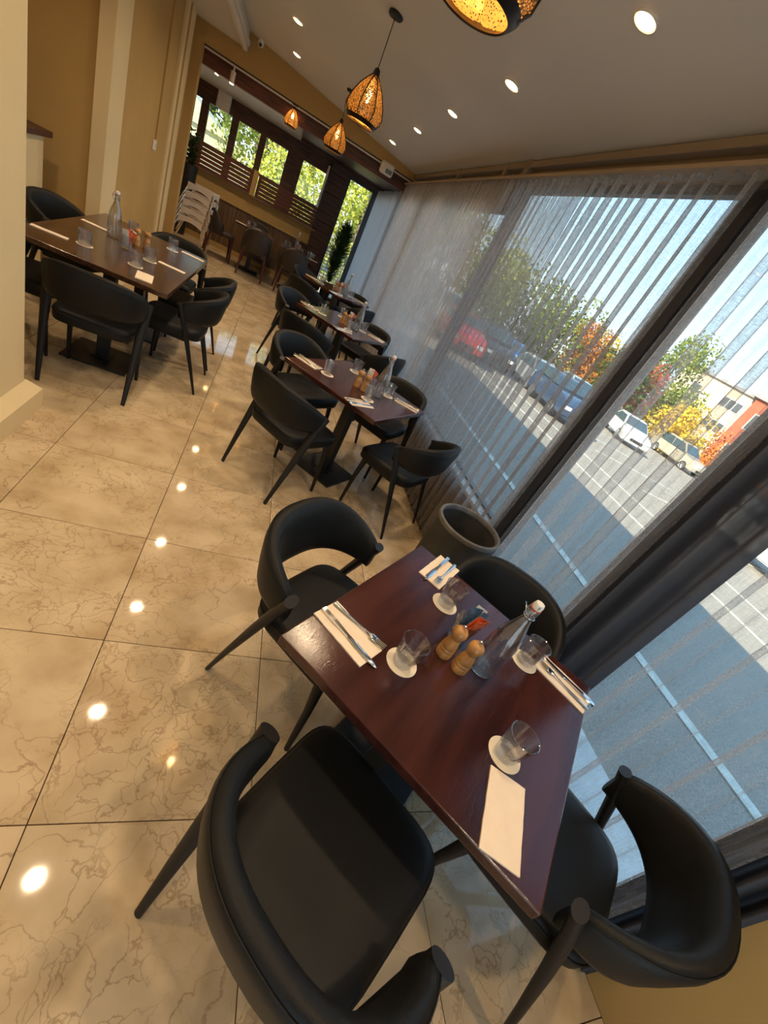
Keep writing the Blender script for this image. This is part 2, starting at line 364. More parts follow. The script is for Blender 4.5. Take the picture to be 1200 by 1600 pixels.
pl.add([(0, 0, .12), (.075, 0, .12), (.075, 4.14, .12), (0, 4.14, .12), (0, 0, .17), (.012, 0, .17), (.012, 4.10, .17), (0, 4.10, .17)],
       [(0, 3, 2, 1), (4, 5, 6, 7), (0, 1, 5, 4), (1, 2, 6, 5), (2, 3, 7, 6), (3, 0, 4, 7)])
struct('baseboard_left', pl.build('baseboard_left', 'cream'), loc=(-1.062, -1.5, 0))
tag(box_obj('wall_left_alcove', -2.6, 2.575, 0, -2.35, 5.33, 2.77, 'wall'), kind='structure')
tag(box_obj('wall_left_middle', -2.6, 5.33, 0, -1.63, 8.3, 2.77, 'wall'), kind='structure')
tag(box_obj('trim_3', -1.70, 5.30, 0, -1.585, 5.69, 2.77, 'cream'), kind='structure')
tag(box_obj('trim_4', -1.66, 7.62, 0, -1.60, 8.08, 2.77, 'cream', bev=.006), kind='structure')
tag(box_obj('trim_5', -1.66, 7.74, 0, -1.585, 7.77, 2.77, 'wall'), kind='structure')
tag(box_obj('baseboard_middle', -1.66, 5.69, 0, -1.612, 7.62, .11, 'wall'), kind='structure')
hw = tag(box_obj('half_wall', -2.35, 2.58, 0, -1.97, 5.12, 1.055, 'cream'), kind='structure')
tag(box_obj('trim_17', -2.35, 2.58, 1.056, -1.93, 5.19, 1.10, 'timber', bev=.005), kind='structure')
# partition with the wide opening
tag(box_obj('wall_partition_jamb', -2.6, 8.3, 0, -1.52, 8.45, 2.77, 'wall'), kind='structure')
tag(box_obj('wall_partition_head', -1.52, 8.32, 2.57, 1.8, 8.45, 3.15, 'wall'), kind='structure')
# window wall
def ww(name, y0, y1, z0, z1, m='taupe', x0=1.72, x1=1.80): return tag(box_obj(name, x0, y0, z0, x1, y1, z1, m), kind='structure')
ww('wall_right_near', -1.5, .03, 0, 2.85, 'wall', 1.60, 1.80)
ww('wall_right_header', .03, 4.2, 2.495, 2.70, 'taupe')
ww('wall_right_header_far', 4.2, 10.9, 2.33, 2.70, 'taupe')
ww('wall_right_sill', 1.93, 8.38, 0, .50, 'taupe')
ww('wall_right_sill_far', 8.38, 10.9, 0, .50, 'taupe')
tag(box_obj('trim_6', 1.66, .03, 2.60, 1.73, 8.30, 2.645, 'taupe', bev=.006), kind='structure')
tag(box_obj('trim_7', 1.70, .03, 2.535, 1.73, 8.30, 2.56, 'taupe', bev=.004), kind='structure')
for k, (y, w) in enumerate([(6.0, .05), (4.62, .05), (4.18, .09), (1.86, .07)]):
    tag(box_obj('trim_%d' % (8 + k), 1.655, y - w / 2, 2.50, 1.73, y + w / 2, 2.66, 'taupe', bev=.006), kind='structure')
# windows: frame object with pane and mullion children
WN = [0]
def window(y0, y1, z0, z1, fw=.045, mids=(), rails=()):
    WN[0] += 1
    r = struct('window_%d' % WN[0], MB().bbox(1.735, y0, z0, 1.785, y0 + fw, z1, .004).bbox(1.735, y1 - fw, z0, 1.785, y1, z1, .004).bbox(1.735, y0 + fw, z0, 1.785, y1 - fw, z0 + fw, .004).bbox(1.735, y0 + fw, z1 - fw, 1.785, y1 - fw, z1, .004).build('window_frame', 'frame'))
    for z in rails: obj('rail', MB().bbox(1.74, y0 + fw, z, 1.78, y1 - fw, z + .03, .004).build('rail', 'frame'), r)
    for y in mids: obj('mullion', MB().bbox(1.738, y - .02, z0 + fw, 1.782, y + .02, z1 - fw, .004).build('mullion', 'frame'), r)
    obj('pane', MB().box(1.757, y0 + fw - .005, z0 + fw - .005, 1.763, y1 - fw + .005, z1 - fw + .005).build('pane', 'pane'), r)
    return r
window(.03, 1.06, 0.0, 2.495, .05)
window(1.12, 1.83, 0.0, 2.495, .05)
window(1.93, 4.14, .50, 2.495, .04)
window(4.24, 6.70, .50, 2.33, .04)
window(6.80, 8.36, .50, 2.33, .04)
window(8.42, 10.85, .50, 2.33, .04)
for k, (y, w, z1) in enumerate([(1.09, .06, 2.495), (1.88, .10, 2.495), (4.19, .10, 2.495), (6.75, .10, 2.34), (8.39, .06, 2.34)]):
    tag(box_obj('mullion_post', 1.71, y - w / 2, 0, 1.80, y + w / 2, z1, 'frame'), kind='structure')
tag(box_obj('window_sill', 1.66, 1.93, .50, 1.735, 8.36, .525, 'whitepaint'), kind='structure')

# ------------------------------------------------------------------ far room
tag(box_obj('wall_far_left', -2.7, 8.45, 0, -2.6, 10.9, 2.9, 'wall'), kind='structure')
tag(box_obj('wall_far_lower', -2.6, 10.82, 0, .95, 10.9, .86, 'wainscot'), kind='structure')
tag(box_obj('wall_far_band', -2.6, 10.82, .89, .95, 10.9, 1.15, 'wall'), kind='structure')
tag(box_obj('trim_12', -2.6, 10.79, .86, .64, 10.9, .89, 'wall', bev=.004), kind='structure')
tag(box_obj('trim_13', -2.6, 10.76, 1.15, .64, 10.9, 1.175, 'wall', bev=.004), kind='structure')
tag(box_obj('baseboard_far', -2.6, 10.79, 0, .60, 10.825, .09, 'wall'), kind='structure')
tag(box_obj('wall_far_top', -2.6, 10.82, 2.16, .56, 10.9, 2.95, 'timber'), kind='structure')
tag(box_obj('wall_far_top_right', .56, 10.82, 2.36, 1.8, 10.9, 2.95, 'timber'), kind='structure')
tag(box_obj('wall_far_pillar_back', .56, 10.84, 0, .95, 10.9, 2.36, 'timber'), kind='structure')
# wood pillar of stacked boards
pr_ = tag(empty('timber_pillar', (.76, 10.82, 0)), kind='structure')
for k in range(14):
    obj('board', MB().bbox(-.185, -.05, .004, .185, .05, .17, .004).build('board', 'timber'), pr_, (0, 0, k * .172))
wn = tag(empty('window_far_wall', (0, 10.86, 0)), kind='structure')
edges = [(-2.25, -1.85), (-1.72, -1.32), (-1.20, -.80), (-.69, -.27), (.045, .53)]
last = -2.6
for a, b2 in edges:
    obj('window_post', MB().box(last, -.04, 1.175, a, .04, 2.16).build('window_post', 'timber'), wn)
    obj('pane', MB().box(a, -.003, 1.175, b2, .003, 2.16).build('pane', 'pane'), wn); last = b2
obj('window_post', MB().box(last, -.04, 1.175, .575, .04, 2.36).build('window_post', 'timber'), wn)
obj('window_rail', MB().box(-2.6, -.035, 1.54, .575, .02, 1.58).build('window_rail', 'timber'), wn)
dw = tag(empty('door_1', (0, 10.86, 0)), kind='structure')
obj('door_frame', MB().box(.95, -.04, 0, 1.00, .04, 2.36).box(1.49, -.04, 0, 1.75, .04, 2.36).box(1.0, -.04, 2.30, 1.49, .04, 2.36).box(1.0, -.04, 0, 1.49, .04, .08).build('door_frame', 'frame'), dw)
obj('pane', MB().box(1.0, -.003, .08, 1.49, .003, 2.30).build('pane', 'pane'), dw)
def slat_screen(x0, x1, label):
    t = tag(empty('slat_screen', ((x0 + x1) / 2, 10.72, 1.178)), label, 'screen', 'red timber slat screens below the far windows')
    w = (x1 - x0) / 2
    for k in range(6): obj('slat', MB().bbox(-w, -.01, k * .066 + .001, w, .01, k * .066 + .060, .002).build('slat', 'slatwood'), t)
    n_ = 4
    for k in range(n_):
        x = -w + .03 + (2 * w - .06) * k / (n_ - 1)
        if k in (0, 3) or k == 1: obj('upright', MB().box(x - .03, .011, 0, x + .03, .03, .40).build('upright', 'slatwood'), t)
slat_screen(-2.3, -.75, 'red-brown timber slat screen left of the gold post, beside the tall plant')
slat_screen(-.65, .56, 'red-brown timber slat screen right of the gold post, next to the pillar')
tag(box_obj('trim_14', -.75, 10.68, 1.176, -.66, 10.76, 1.60, 'wall', bev=.003), kind='structure')
# pipe beside pillar
tag(obj('downpipe', shade(MB().tube([(.53, 10.74, 1.18), (.53, 10.74, 2.3)], .022, 12).build('downpipe', 'white_plastic'))), 'thin white vertical pipe beside the dark timber pillar', 'pipe')
# far room ceiling + beam + rail
b_ = MB(); b_.add([(-2.6, 8.45, 2.78), (-.10, 8.45, 2.78), (-.10, 10.82, 2.40), (-2.6, 10.82, 2.40), (-2.6, 8.45, 2.95), (-.10, 8.45, 2.95), (-.10, 10.82, 2.95), (-2.6, 10.82, 2.95)],
       [(0, 3, 2, 1), (4, 5, 6, 7), (0, 1, 5, 4), (1, 2, 6, 5), (2, 3, 7, 6), (3, 0, 4, 7)])
struct('ceiling_far', b_.build('ceiling_far', 'whitepaint'))
tag(box_obj('ceiling_far_timber', -.10, 8.45, 2.44, 1.8, 10.82, 2.95, 'timber'), kind='structure')
tag(box_obj('beam_far', -2.6, 8.46, 2.385, 1.72, 8.60, 2.78, 'slatwood'), kind='structure')
rl = tag(obj('curtain_rail', MB().box(-1.51, 8.36, 2.535, 1.68, 8.385, 2.555).build('curtain_rail', 'white_plastic')), 'thin white rail along the top of the wide opening', 'rail')
obj('rail_slot', MB().box(-1.51, 8.34, 2.556, 1.68, 8.42, 2.569).build('rail_slot', 'blackmetal'), rl)
for k, y in enumerate((9.2, 9.9)):
    tag(box_obj('trim_%d' % (15 + k), -2.6, y, 2.78 - (y - 8.45) * .16 - .05, -.10, y + .06, 2.79 - (y - 8.45) * .16, 'whitepaint'), kind='structure')

def spotlight(x, y, z, tilt, label):
    t = tag(empty('spotlight', (x, y, z)), label, 'spotlight', 'white track spotlights')
    obj('housing', shade(MB().tube([(0, 0, 0), (tilt, 0, -.13)], .032, 14).build('housing', 'white_plastic')), t)
    obj('bracket', MB().box(-.01, -.01, 0, .01, .01, .045).build('bracket', 'white_plastic'), t)
    obj('lamp_face', shade(MB().tube([(tilt, 0, -.128), (tilt * 1.02, 0, -.136)], .026, 14).build('lamp_face', 'lampface')), t)
spotlight(-1.12, 8.37, 2.49, .0, 'white cylinder spotlight hanging straight down from the opening rail')
spotlight(-1.42, 9.23, 2.565, -.03, 'white spotlight further back, next to the white ceiling beam')
pn = tag(box_obj('ceiling_speaker', -1.62, 10.74, 2.15, -1.38, 10.81, 2.42, 'white_plastic', bev=.03), 'rounded white panel hanging in front of the dark timber header', 'panel')

# ------------------------------------------------------------------ lights in the ceiling
def downlight(x, y, z, slope, label, w=None):
    t = tag(empty('downlight', (x, y, z)), label, 'downlight', 'round ceiling downlights')
    t.rotation_euler = (0, slope, 0)
    ring = MB().lathe([(.040, -.001), (.054, -.001), (.054, -.007), (.050, -.010), (.044, -.008), (.040, -.004)], 28, close=True)
    obj('ring', shade(ring.build('ring', 'whitepaint')), t)
    obj('lamp_face', MB().lathe([(.0405, -.0005), (.0405, -.004), (.034, -.011), (.018, -.015), (.0005, -.016)], 28).build('lamp_face', 'lampface'), t)
    L = bpy.data.lights.new('downlight_lamp', 'AREA'); L.shape = 'DISK'; L.size = .10; L.energy = w or LAMP; L.color = (1.0, .74, .47); L.spread = radians(125)
    lo = bpy.data.objects.new('downlight_lamp', L); COL.objects.link(lo); lo.parent = t; lo.location = (0, 0, -.018)
    return t
ord_ = ['nearest', 'second', 'third', 'fourth', 'fifth', 'sixth', 'seventh', 'eighth']
sl = math.atan(.11)
for k, y in enumerate([2.24, 3.51, 4.75, 6.04, 7.5]):
    downlight(1.05, y, ceil_z(1.05), sl, 'glowing downlight, %s of the five in the ceiling row above the curtains' % ord_[k])
for y in (.95, -.35): downlight(1.05, y, ceil_z(1.05), sl, 'glowing downlight out of the picture, above the %s' % ('nearest table' if y > 0 else 'brown wall behind the camera'))
for y in (7.4, 6.12): downlight(-.37, y, ceil_z(-.37), sl, 'glowing downlight of the left ceiling row, %s the security camera' % ('furthest, closest to' if y > 7 else 'upper one, further from'))
for k, y in enumerate((4.75, 3.6, 2.35, 1.14, -.1)): downlight(-.37, y, ceil_z(-.37), sl, 'glowing downlight of the left ceiling row, %s one out of the picture above' % ord_[k + 1])
for x, y in ((-1.5, 9.6), (-.6, 9.6), (-1.9, 4.2)):
    downlight(x, y, 2.77 if y < 8 else 2.78 - (y - 8.45) * .16, 0 if y < 8 else 0, 'glowing downlight hidden in the ceiling above %s' % ('the stacked white chairs' if x == -1.5 else 'the left far-room table' if y > 8 else 'the long left table'))

def pendant(x, y, zc, ztop, h, rmax, label):
    # ztop: top of shade; h: height of shade
    t = tag(empty('pendant_lamp', (x, y, zc)), label, 'pendant lamp', 'filigree pendant lamps')
    d = ztop - zc
    obj('canopy', shade(MB().lathe([(.05, 0), (.052, -.012), (.045, -.022), (.0, -.024)], 24).build('canopy', 'blackmetal')), t)
    obj('cord', MB().tube([(0, 0, -.02), (0, 0, d + .01)], .0035, 6).build('cord', 'blackmetal'), t)
    obj('cap', shade(MB().lathe([(.008, d + .03), (.02, d + .02), (.026, d - .012), (.020, d - .02)], 16).build('cap', 'blackmetal')), t)
    N = 32
    pr0 = [(.10, 0), (.34, .14), (.62, .32), (.87, .55), (1.0, .74), (.96, .86), (.80, .96), (.70, 1.0)]
    oct_ = lambda th, z: cos(pi / 8) / cos(((th + pi / 8) % (pi / 4)) - pi / 8) ** 1 if z > d - h * .93 else 1
    prof = [(r * rmax, d - q * h) for r, q in pr0]
    b1 = MB(); k0 = len(prof)
    for i, (r, z) in enumerate(prof):
        for j in range(N):
            th = 2 * pi * j / N; q = r * oct_(th, z); b1.v.append((q * cos(th), q * sin(th), z))
    for i in range(k0 - 1):
        for j in range(N): b1.f.append((i * N + j, i * N + (j + 1) % N, (i + 1) * N + (j + 1) % N, (i + 1) * N + j))
    sh = obj('shade', shade(b1.build('shade', 'shade_out'), 30), t)
    b2_ = MB()
    for v in b1.v: b2_.v.append((v[0] * .97, v[1] * .97, v[2]))
    b2_.f = [tuple(reversed(f)) for f in b1.f]
    obj('liner', shade(b2_.build('liner', 'shade_in'), 30), sh)
    b3 = MB()          # eight ribs and a hoop
    for j in range(8):
        th = 2 * pi * j / 8 + pi / 8
        b3.tube([(r * cos(th) * 1.005, r * sin(th) * 1.005, z) for r, z in prof[:-1]], .0035 * rmax / .13, 5, up=(sin(th), -cos(th), 0))
    obj('rib', b3.build('rib', 'brassband'), t)
    rb = prof[-1][0]
    obj('rim', shade(MB().lathe([(rb * 1.22, d - h * .93), (rb * 1.10, d - h * .985), (rb, d - h * 1.015), (rb * .97, d - h * 1.0), (rb * 1.05, d - h * .975), (rb * 1.17, d - h * .93)], N, close=True).build('rim', 'brassband')), t)
    obj('bulb', shade(MB().lathe([(.008, d - h * .28), (.014, d - h * .36), (.020, d - h * .46), (.014, d - h * .55), (.004, d - h * .60)], 14).build('bulb', 'bulb')), t)
    L = bpy.data.lights.new('pendant_bulb', 'POINT'); L.energy = 1.2; L.color = (1, .66, .30); L.shadow_soft_size = .02
    lo = bpy.data.objects.new('pendant_bulb', L); COL.objects.link(lo); lo.parent = t; lo.location = (0, 0, d - h * .66)
pendant(.31, 4.12, ceil_z(.31), 2.49, .285, .145, 'filigree brass pendant lamp on a long cord, second from camera')
pendant(.31, 6.85, ceil_z(.31), 2.50, .30, .15, 'filigree pendant lamp against the gold bulkhead, lower right of the large one')
pendant(-.275, 8.385, 2.569, 2.525, .225, .11, 'small filigree pendant lamp in front of the dark red timber beam')
pendant(.31, 1.71, ceil_z(.31), 2.52, .29, .165, 'large filigree pendant lamp cut off by the top of the picture')

# security camera
sc = tag(empty('security_camera', (-.86, 8.24, ceil_z(-.86))), 'small white dome security camera with black lens in the ceiling corner', 'camera')
obj('dome', shade(MB().lathe([(.035, 0), (.04, -.03), (.035, -.06), (.018, -.078), (.002, -.082)], 20).build('dome', 'white_plastic')), sc)
obj('lens', shade(MB().tube([(0, -.025, -.055), (0, -.045, -.062)], .02, 14).build('lens', 'blackmetal')), sc)
hn = tag(empty('wall_heater', (1.22, 8.30, 2.52)), 'white rounded unit with a black grille under the bulkhead by the curtain corner', 'wall unit')
obj('housing', MB().bbox(-.11, -.05, -.09, .11, .05, .07, .03).build('housing', 'white_plastic'), hn)
obj('grille', MB().box(-.02, -.056, -.065, .085, -.050, -.005).build('grille', 'blackmetal'), hn)
for k in range(3): obj('grille_bar', MB().box(-.02, -.060, -.055 + k * .02, .085, -.056, -.050 + k * .02).build('grille_bar', 'display'), hn)
sw = tag(empty('light_switch', (-1.628, 7.08, 1.30)), 'white light switch below the thin conduit on the gold wall', 'switch')
obj('plate', MB().bbox(0, -.065, -.05, .012, .065, .055, .003).build('plate', 'white_plastic'), sw)
obj('rocker', MB().bbox(.012, -.015, -.02, .016, .015, .02, .001).build('rocker', 'porcelain'), sw)
tag(obj('conduit', MB().box(-1.630, 7.085, 1.355, -1.612, 7.105, 2.768).build('conduit', 'wall')), 'thin painted conduit running up from the light switch', 'conduit')
tag(obj('conduit', MB().box(-2.352, 4.62, 1.10, -2.335, 4.64, 2.768).build('conduit', 'wall')), 'thin painted conduit rising above the dark wood ledge', 'conduit')

# ------------------------------------------------------------------ curtains
def curtain(y0, y1, z0, z1, pitch, amp, m, x=1.60, wob=.012, sharpn=0.0, seed=0, double=False, head=False):
    rnd = random.Random(seed); n = max(2, int(round((y1 - y0) / pitch))); per = 14
    pts = []; y = y0; ws = [pitch * rnd.uniform(.8, 1.2) for _ in range(n)]; s_ = (y1 - y0) / sum(ws)
    for w in ws:
        w *= s_; a = amp * rnd.uniform(.8, 1.15)
        for k in range(per):
            u = k / per
            if double: pts.append((y + w * u, -a * 1.6 * math.exp(-((u - .5) / .09) ** 2) + .012 * sin(2 * pi * u)))      # flat folds with narrow grooves
            else: pts.append((y + w * u - sharpn * w * sin(4 * pi * u) * .12, a * sin(2 * pi * u)))
        y += w
    pts.append((y1, 0))
    rows = 9; vs = []; fs = []
    for r in range(rows):
        q = r / (rows - 1); z = z0 + (z1 - z0) * q
        for i, (yy, dx) in enumerate(pts):
            fl = 1.0 + .25 * (1 - q) ** 2
            ww_ = wob * (1 - q) * noise.noise((yy * 3, z * .7, seed))
            vs.append((x - dx * (fl if q < .97 else .85) + ww_, yy + wob * (1 - q) * noise.noise((yy * 2, z * .9 + 9, seed)), z))
    c = len(pts)
    for r in range(rows - 1):
        for i in range(c - 1): fs.append((r * c + i, r * c + i + 1, (r + 1) * c + i + 1, (r + 1) * c + i))
    return mesh('curtain', vs, fs, m, True)
ZT = 2.468; ZB = .03
def cur(nm, label, me, group='grey sheer curtains along the window wall'):
    return tag(obj(nm, me), label, 'curtain', group)
cur('sheer_curtain', 'grey sheer curtain nearest the camera, between the dark bundle and the corner', curtain(.14, .74, ZB, ZT, .15, .04, 'sheer_fine', seed=1, sharpn=1.0))
cur('gathered_curtain', 'thick dark grey curtain bundle hanging behind the nearest table', curtain(.73, 1.0, ZB, ZT, .09, .035, 'dense', seed=2, x=1.585))
cur('gathered_curtain', 'narrow dark curtain bundle at the brown wall in the near corner', curtain(.03, .20, ZB, ZT, .05, .04, 'dense', seed=3))
cur('sheer_curtain', 'grey sheer curtain in front of the silver car view, between both dark posts', curtain(1.0, 1.69, ZB, ZT, .13, .04, 'sheer_fine', seed=4, sharpn=1.1))
cur('sheer_curtain', 'wide pleated grey sheer curtain behind the planter', curtain(1.77, 4.05, ZB, ZT, .105, .037, 'sheer', seed=5, wob=.008))
cur('sheer_curtain', 'pleated grey sheer curtain beside the third table', curtain(4.09, 6.40, ZB, ZT, .105, .036, 'sheer_lit', seed=6, wob=.008))
cur('sheer_curtain', 'furthest pleated grey sheer curtain beside the fourth table', curtain(6.44, 8.28, ZB, ZT, .105, .036, 'sheer_lit', seed=7, wob=.008))
cur('lined_curtain', 'opaque grey curtain in wide flat folds beyond the opening', curtain(8.34, 10.74, ZB, 2.38, .44, .08, 'fargrey', seed=8, x=1.58, double=True), 'lined curtains')
ct = tag(obj('curtain_track', MB().box(1.55, .04, 2.469, 1.65, 8.28, 2.488).build('curtain_track', 'taupe')), 'long taupe curtain track above the sheer curtains', 'curtain track')
for ys in (.75, 3.05, 5.3, 7.6): obj('bracket', MB().box(1.65, ys - .01, 2.470, 1.722, ys + .01, 2.49).build('bracket', 'taupe'), ct)

# ------------------------------------------------------------------ black armchair
def armchair():
    r = empty('armchair')
    # seat
    def ring(sc, z, n=36):
        out = []
        for k in range(n):
            th = 2 * pi * k / n; c_, s_ = cos(th), sin(th); e_ = .37
            x = .243 * abs(c_) ** e_ * (1 if c_ > 0 else -1); y = .226 * abs(s_) ** e_ * (1 if s_ > 0 else -1)
            x *= (.945 + .065 * (y / .24)); out.append((x * sc, .058 + y * sc, z))
        return out
    lv = [(.90, .398), (.985, .402), (1.0, .412), (1.0, .448), (.985, .461), (.95, .469), (.85, .475), (.55, .470), (.2, .466)]
    b_ = MB(); n = 36
    for sc, z in lv: b_.v += ring(sc, z)
    for i in range(len(lv) - 1):
        for j in range(n): b_.f.append((i * n + j, i * n + (j + 1) % n, (i + 1) * n + (j + 1) % n, (i + 1) * n + j))
    b_.f.append(tuple(reversed(range(n)))); b_.f.append(tuple((len(lv) - 1) * n + j for j in range(n)))
    seat = obj('seat', b_.build('seat', 'leather', True), r)
    b_ = MB(); b_.tube([Vector(p) + Vector((0, 0, 0)) for p in ring(1.002, .452)] + [Vector(ring(1.002, .452)[0])], .0028, 6)
    obj('piping', b_.build('piping', 'leather', True), seat)
    # backrest band
    N_ = 33; Ms = 14; b_ = MB(); seam = []
    for i in range(N_):
        t = -1 + 2 * i / (N_ - 1); a = t * pi / 2 * 1.0
        ca = max(cos(a), 0); sa = sin(a)
        px = .254 * (abs(sa) ** .78) * (1 if sa > 0 else -1); py = -.238 * ca ** .80 - .0
        # tangent by difference
        def P(tt):
            aa = tt * pi / 2; c2 = max(cos(aa), 0); s2 = sin(aa); return Vector((.254 * (abs(s2) ** .78) * (1 if s2 > 0 else -1), -.238 * c2 ** .80, 0))
        tg = (P(min(1, t + .02)) - P(max(-1, t - .02))); tg.normalize(); nrm = Vector((tg.y, -tg.x, 0))   # outward
        if abs(t) > .97: nrm = Vector((1 if t > 0 else -1, 0, 0))
        ztop = .652 + .125 * ca ** .7; zbot = .548 - .012 * ca; th = .020 + .012 * ca ** .5
        zc = (ztop + zbot) / 2; hh = (ztop - zbot) / 2
        lean = .03 + .13 * ca
        for j in range(Ms):
            u = 2 * pi * j / Ms; cu, su = cos(u), sin(u)
            ox = th * abs(cu) ** .7 * (1 if cu > 0 else -1); oz = hh * abs(su) ** .55 * (1 if su > 0 else -1)
            pnt = Vector((px, py, 0)) + nrm * (ox + lean * (oz)) ; b_.v.append((pnt.x, pnt.y, zc + oz))
        uu = radians(58); ozs = hh * sin(uu) ** .55; sp = Vector((px, py, 0)) + nrm * (th * cos(uu) ** .7 + lean * ozs); seam.append((sp.x, sp.y, zc + ozs))
    for i in range(N_ - 1):
        for j in range(Ms): b_.f.append((i * Ms + j, (i + 1) * Ms + j, (i + 1) * Ms + (j + 1) % Ms, i * Ms + (j + 1) % Ms))
    b_.f.append(tuple(range(Ms))); b_.f.append(tuple((N_ - 1) * Ms + j for j in reversed(range(Ms))))
    bk = obj('backrest', b_.build('backrest', 'leather', True), r)
    obj('piping', MB().tube(seam, .0022, 6).build('piping', 'leather', True), bk)
    for s_ in (-1, 1):
        b_ = MB(); b_.tube([(s_ * .238, -.215, 0), (s_ * .246, -.155, .20), (s_ * .254, -.085, .42), (s_ * .260, -.028, .585), (s_ * .266, .0, .655)], [.0125, .019, .026, .031, .030], 16, flat=.66, up=(0, 1, 0))
        obj('leg', shade(b_.build('leg', 'chairwood')), r)
        b_ = MB(); b_.tube([(s_ * .218, .235, 0), (s_ * .212, .222, .25), (s_ * .203, .205, .402)], [.011, .016, .022], 12)
        obj('leg', shade(b_.build('leg', 'chairwood')), r)
    obj('seat_frame', MB().bbox(-.20, -.08, .372, .20, .225, .399, .01).build('seat_frame', 'chairwood'), r)
    return r
AC = armchair(); first = [True]
def put_chair(x, y, ang, label, group):
    """ang: direction the chair faces, degrees from +x"""
    o_ = AC if first[0] else copy_tree(AC); first[0] = False
    o_.location = (x, y, 0); o_.rotation_euler = (0, 0, radians(ang - 90)); tag(o_, label, 'chair', group); return o_

# ------------------------------------------------------------------ tables
def table(name, x, y, rz, w, d, top, label, bases=((0, 0),), base_w=.39, grp='dining tables', tz=.75):
    t = tag(empty(name, (x, y, 0), rz), label, 'table', grp)
    obj('tabletop', MB().bbox(-w / 2, -d / 2, tz - .032, w / 2, d / 2, tz, .004).build('tabletop', top), t)
    for bx, by in bases:
        obj('pedestal', MB().bbox(bx - .038, by - .038, .02, bx + .038, by + .038, tz - .045, .004).build('pedestal', 'blackmetal'), t)
        obj('base_plate', MB().bbox(bx - base_w / 2, by - base_w / 2, .0, bx + base_w / 2, by + base_w / 2, .014, .004).bbox(bx - .06, by - .06, .014, bx + .06, by + .06, .022, .002).build('base_plate', 'blackmetal'), t)
        obj('top_plate', MB().box(bx - .16, by - .16, tz - .045, bx + .16, by + .16, tz - .032).build('top_plate', 'blackmetal'), t)
    return t
# ------------------------------------------------------------------ tableware prototypes
def glass_prof(r0, r1, h, th=.0035, bth=.012):
    out = [(0.0005, 0), (r0 * .9, 0), (r0, .004), (r0 + (r1 - r0) * .5, h * .5), (r1, h - .001), (r1 - th * .5, h), (r1 - th, h - .001), (r0 + (r1 - r0) * .5 - th, h * .5), (r0 - th * 1.5, bth + .004), (r0 * .5, bth), (0.0005, bth)]
    return out
facet = lambda th, z: 1.0 - (.10 * (1 - abs(cos(th * 4.5))) if .003 < z < .050 else 0)
G1 = shade(MB().lathe(glass_prof(.031, .042, .092), 40, mod=facet).build('faceted_glass', 'glass'), 50)
rib = lambda th, z: 1.0
def ribprof():
    p = [(0.0005, 0), (.036, 0), (.038, .004)]
    for k in range(7):
        z = .010 + k * .011; p += [(.0395, z), (.0375, z + .0055)]
    p += [(.039, .090), (.0375, .092), (.036, .090), (.035, .015), (.018, .012), (0.0005, .012)]; return p
G2 = shade(MB().lathe(ribprof(), 28).build('ribbed_glass', 'glass'), 50)
CO = shade(MB().lathe([(.0005, 0), (.047, 0), (.048, .0008), (.047, .0018), (.0005, .0018)], 36).build('coaster', 'coaster'), 40)
def bottle():
    r = empty('water_bottle')
    pr1 = [(0.0005, .004), (.030, 0), (.042, .006), (.0435, .02), (.0435, .12), (.041, .15), (.034, .185), (.022, .22), (.0155, .245), (.0145, .265), (.0165, .268), (.0165, .280), (.0140, .283)]
    inn = [(.0115, .283), (.0115, .262), (.013, .245), (.019, .22), (.031, .185), (.038, .15), (.0405, .12), (.0405, .022), (.036, .012), (.0005, .016)]
    obj('glass_body', shade(MB().lathe(pr1 + inn, 30).build('glass_body', 'glass'), 50), r)
    obj('stopper', shade(MB().lathe([(.008, .272), (.0145, .287), (.0155, .292), (.0155, .300), (.013, .307), (.006, .310), (.0005, .310)], 20).build('stopper', 'porcelain'), 40), r)
    obj('gasket', shade(MB().lathe([(.009, .2835), (.0165, .2835), (.0165, .2875), (.009, .2875)], 20, close=True).build('gasket', 'red')), r)
    b_ = MB()
    for s_ in (-1, 1):
        b_.tube([(s_ * .017, 0, .248), (s_ * .026, .010, .262), (s_ * .027, .006, .285), (s_ * .017, 0, .302), (0, 0, .305)], .0016, 6)
        b_.tube([(s_ * .0165, 0, .258), (s_ * .020, .02, .268), (s_ * .016, .028, .280), (0, .030, .284)], .0016, 6)
    b_.tube([(.0175 * cos(a), .0175 * sin(a), .255) for a in [2 * pi * k / 16 for k in range(17)]], .0016, 6)
    obj('wire_clasp', b_.build('wire_clasp', 'steel', True), r)
    return r
def mill():
    r = empty('pepper_mill')
    obj('body', shade(MB().lathe([(.0005, 0), (.0255, 0), (.0265, .004), (.0262, .022), (.0250, .024), (.0262, .026), (.0258, .034), (.0245, .036), (.0255, .038), (.0225, .055), (.0185, .070), (.0175, .076), (.0005, .077)], 24).build('body', 'millwood'), 50), r)
    obj('head', shade(MB().lathe([(.0005, .0775), (.0180, .0775), (.0185, .082), (.0225, .090), (.0245, .099), (.0225, .110), (.0150, .118), (.0005, .121)], 24).build('head', 'millwood'), 60), r)
    obj('knob', shade(MB().lathe([(.0005, .1195), (.0035, .121), (.006, .126), (.0055, .131), (.0005, .134)], 14).build('knob', 'chrome')), r)
    return r
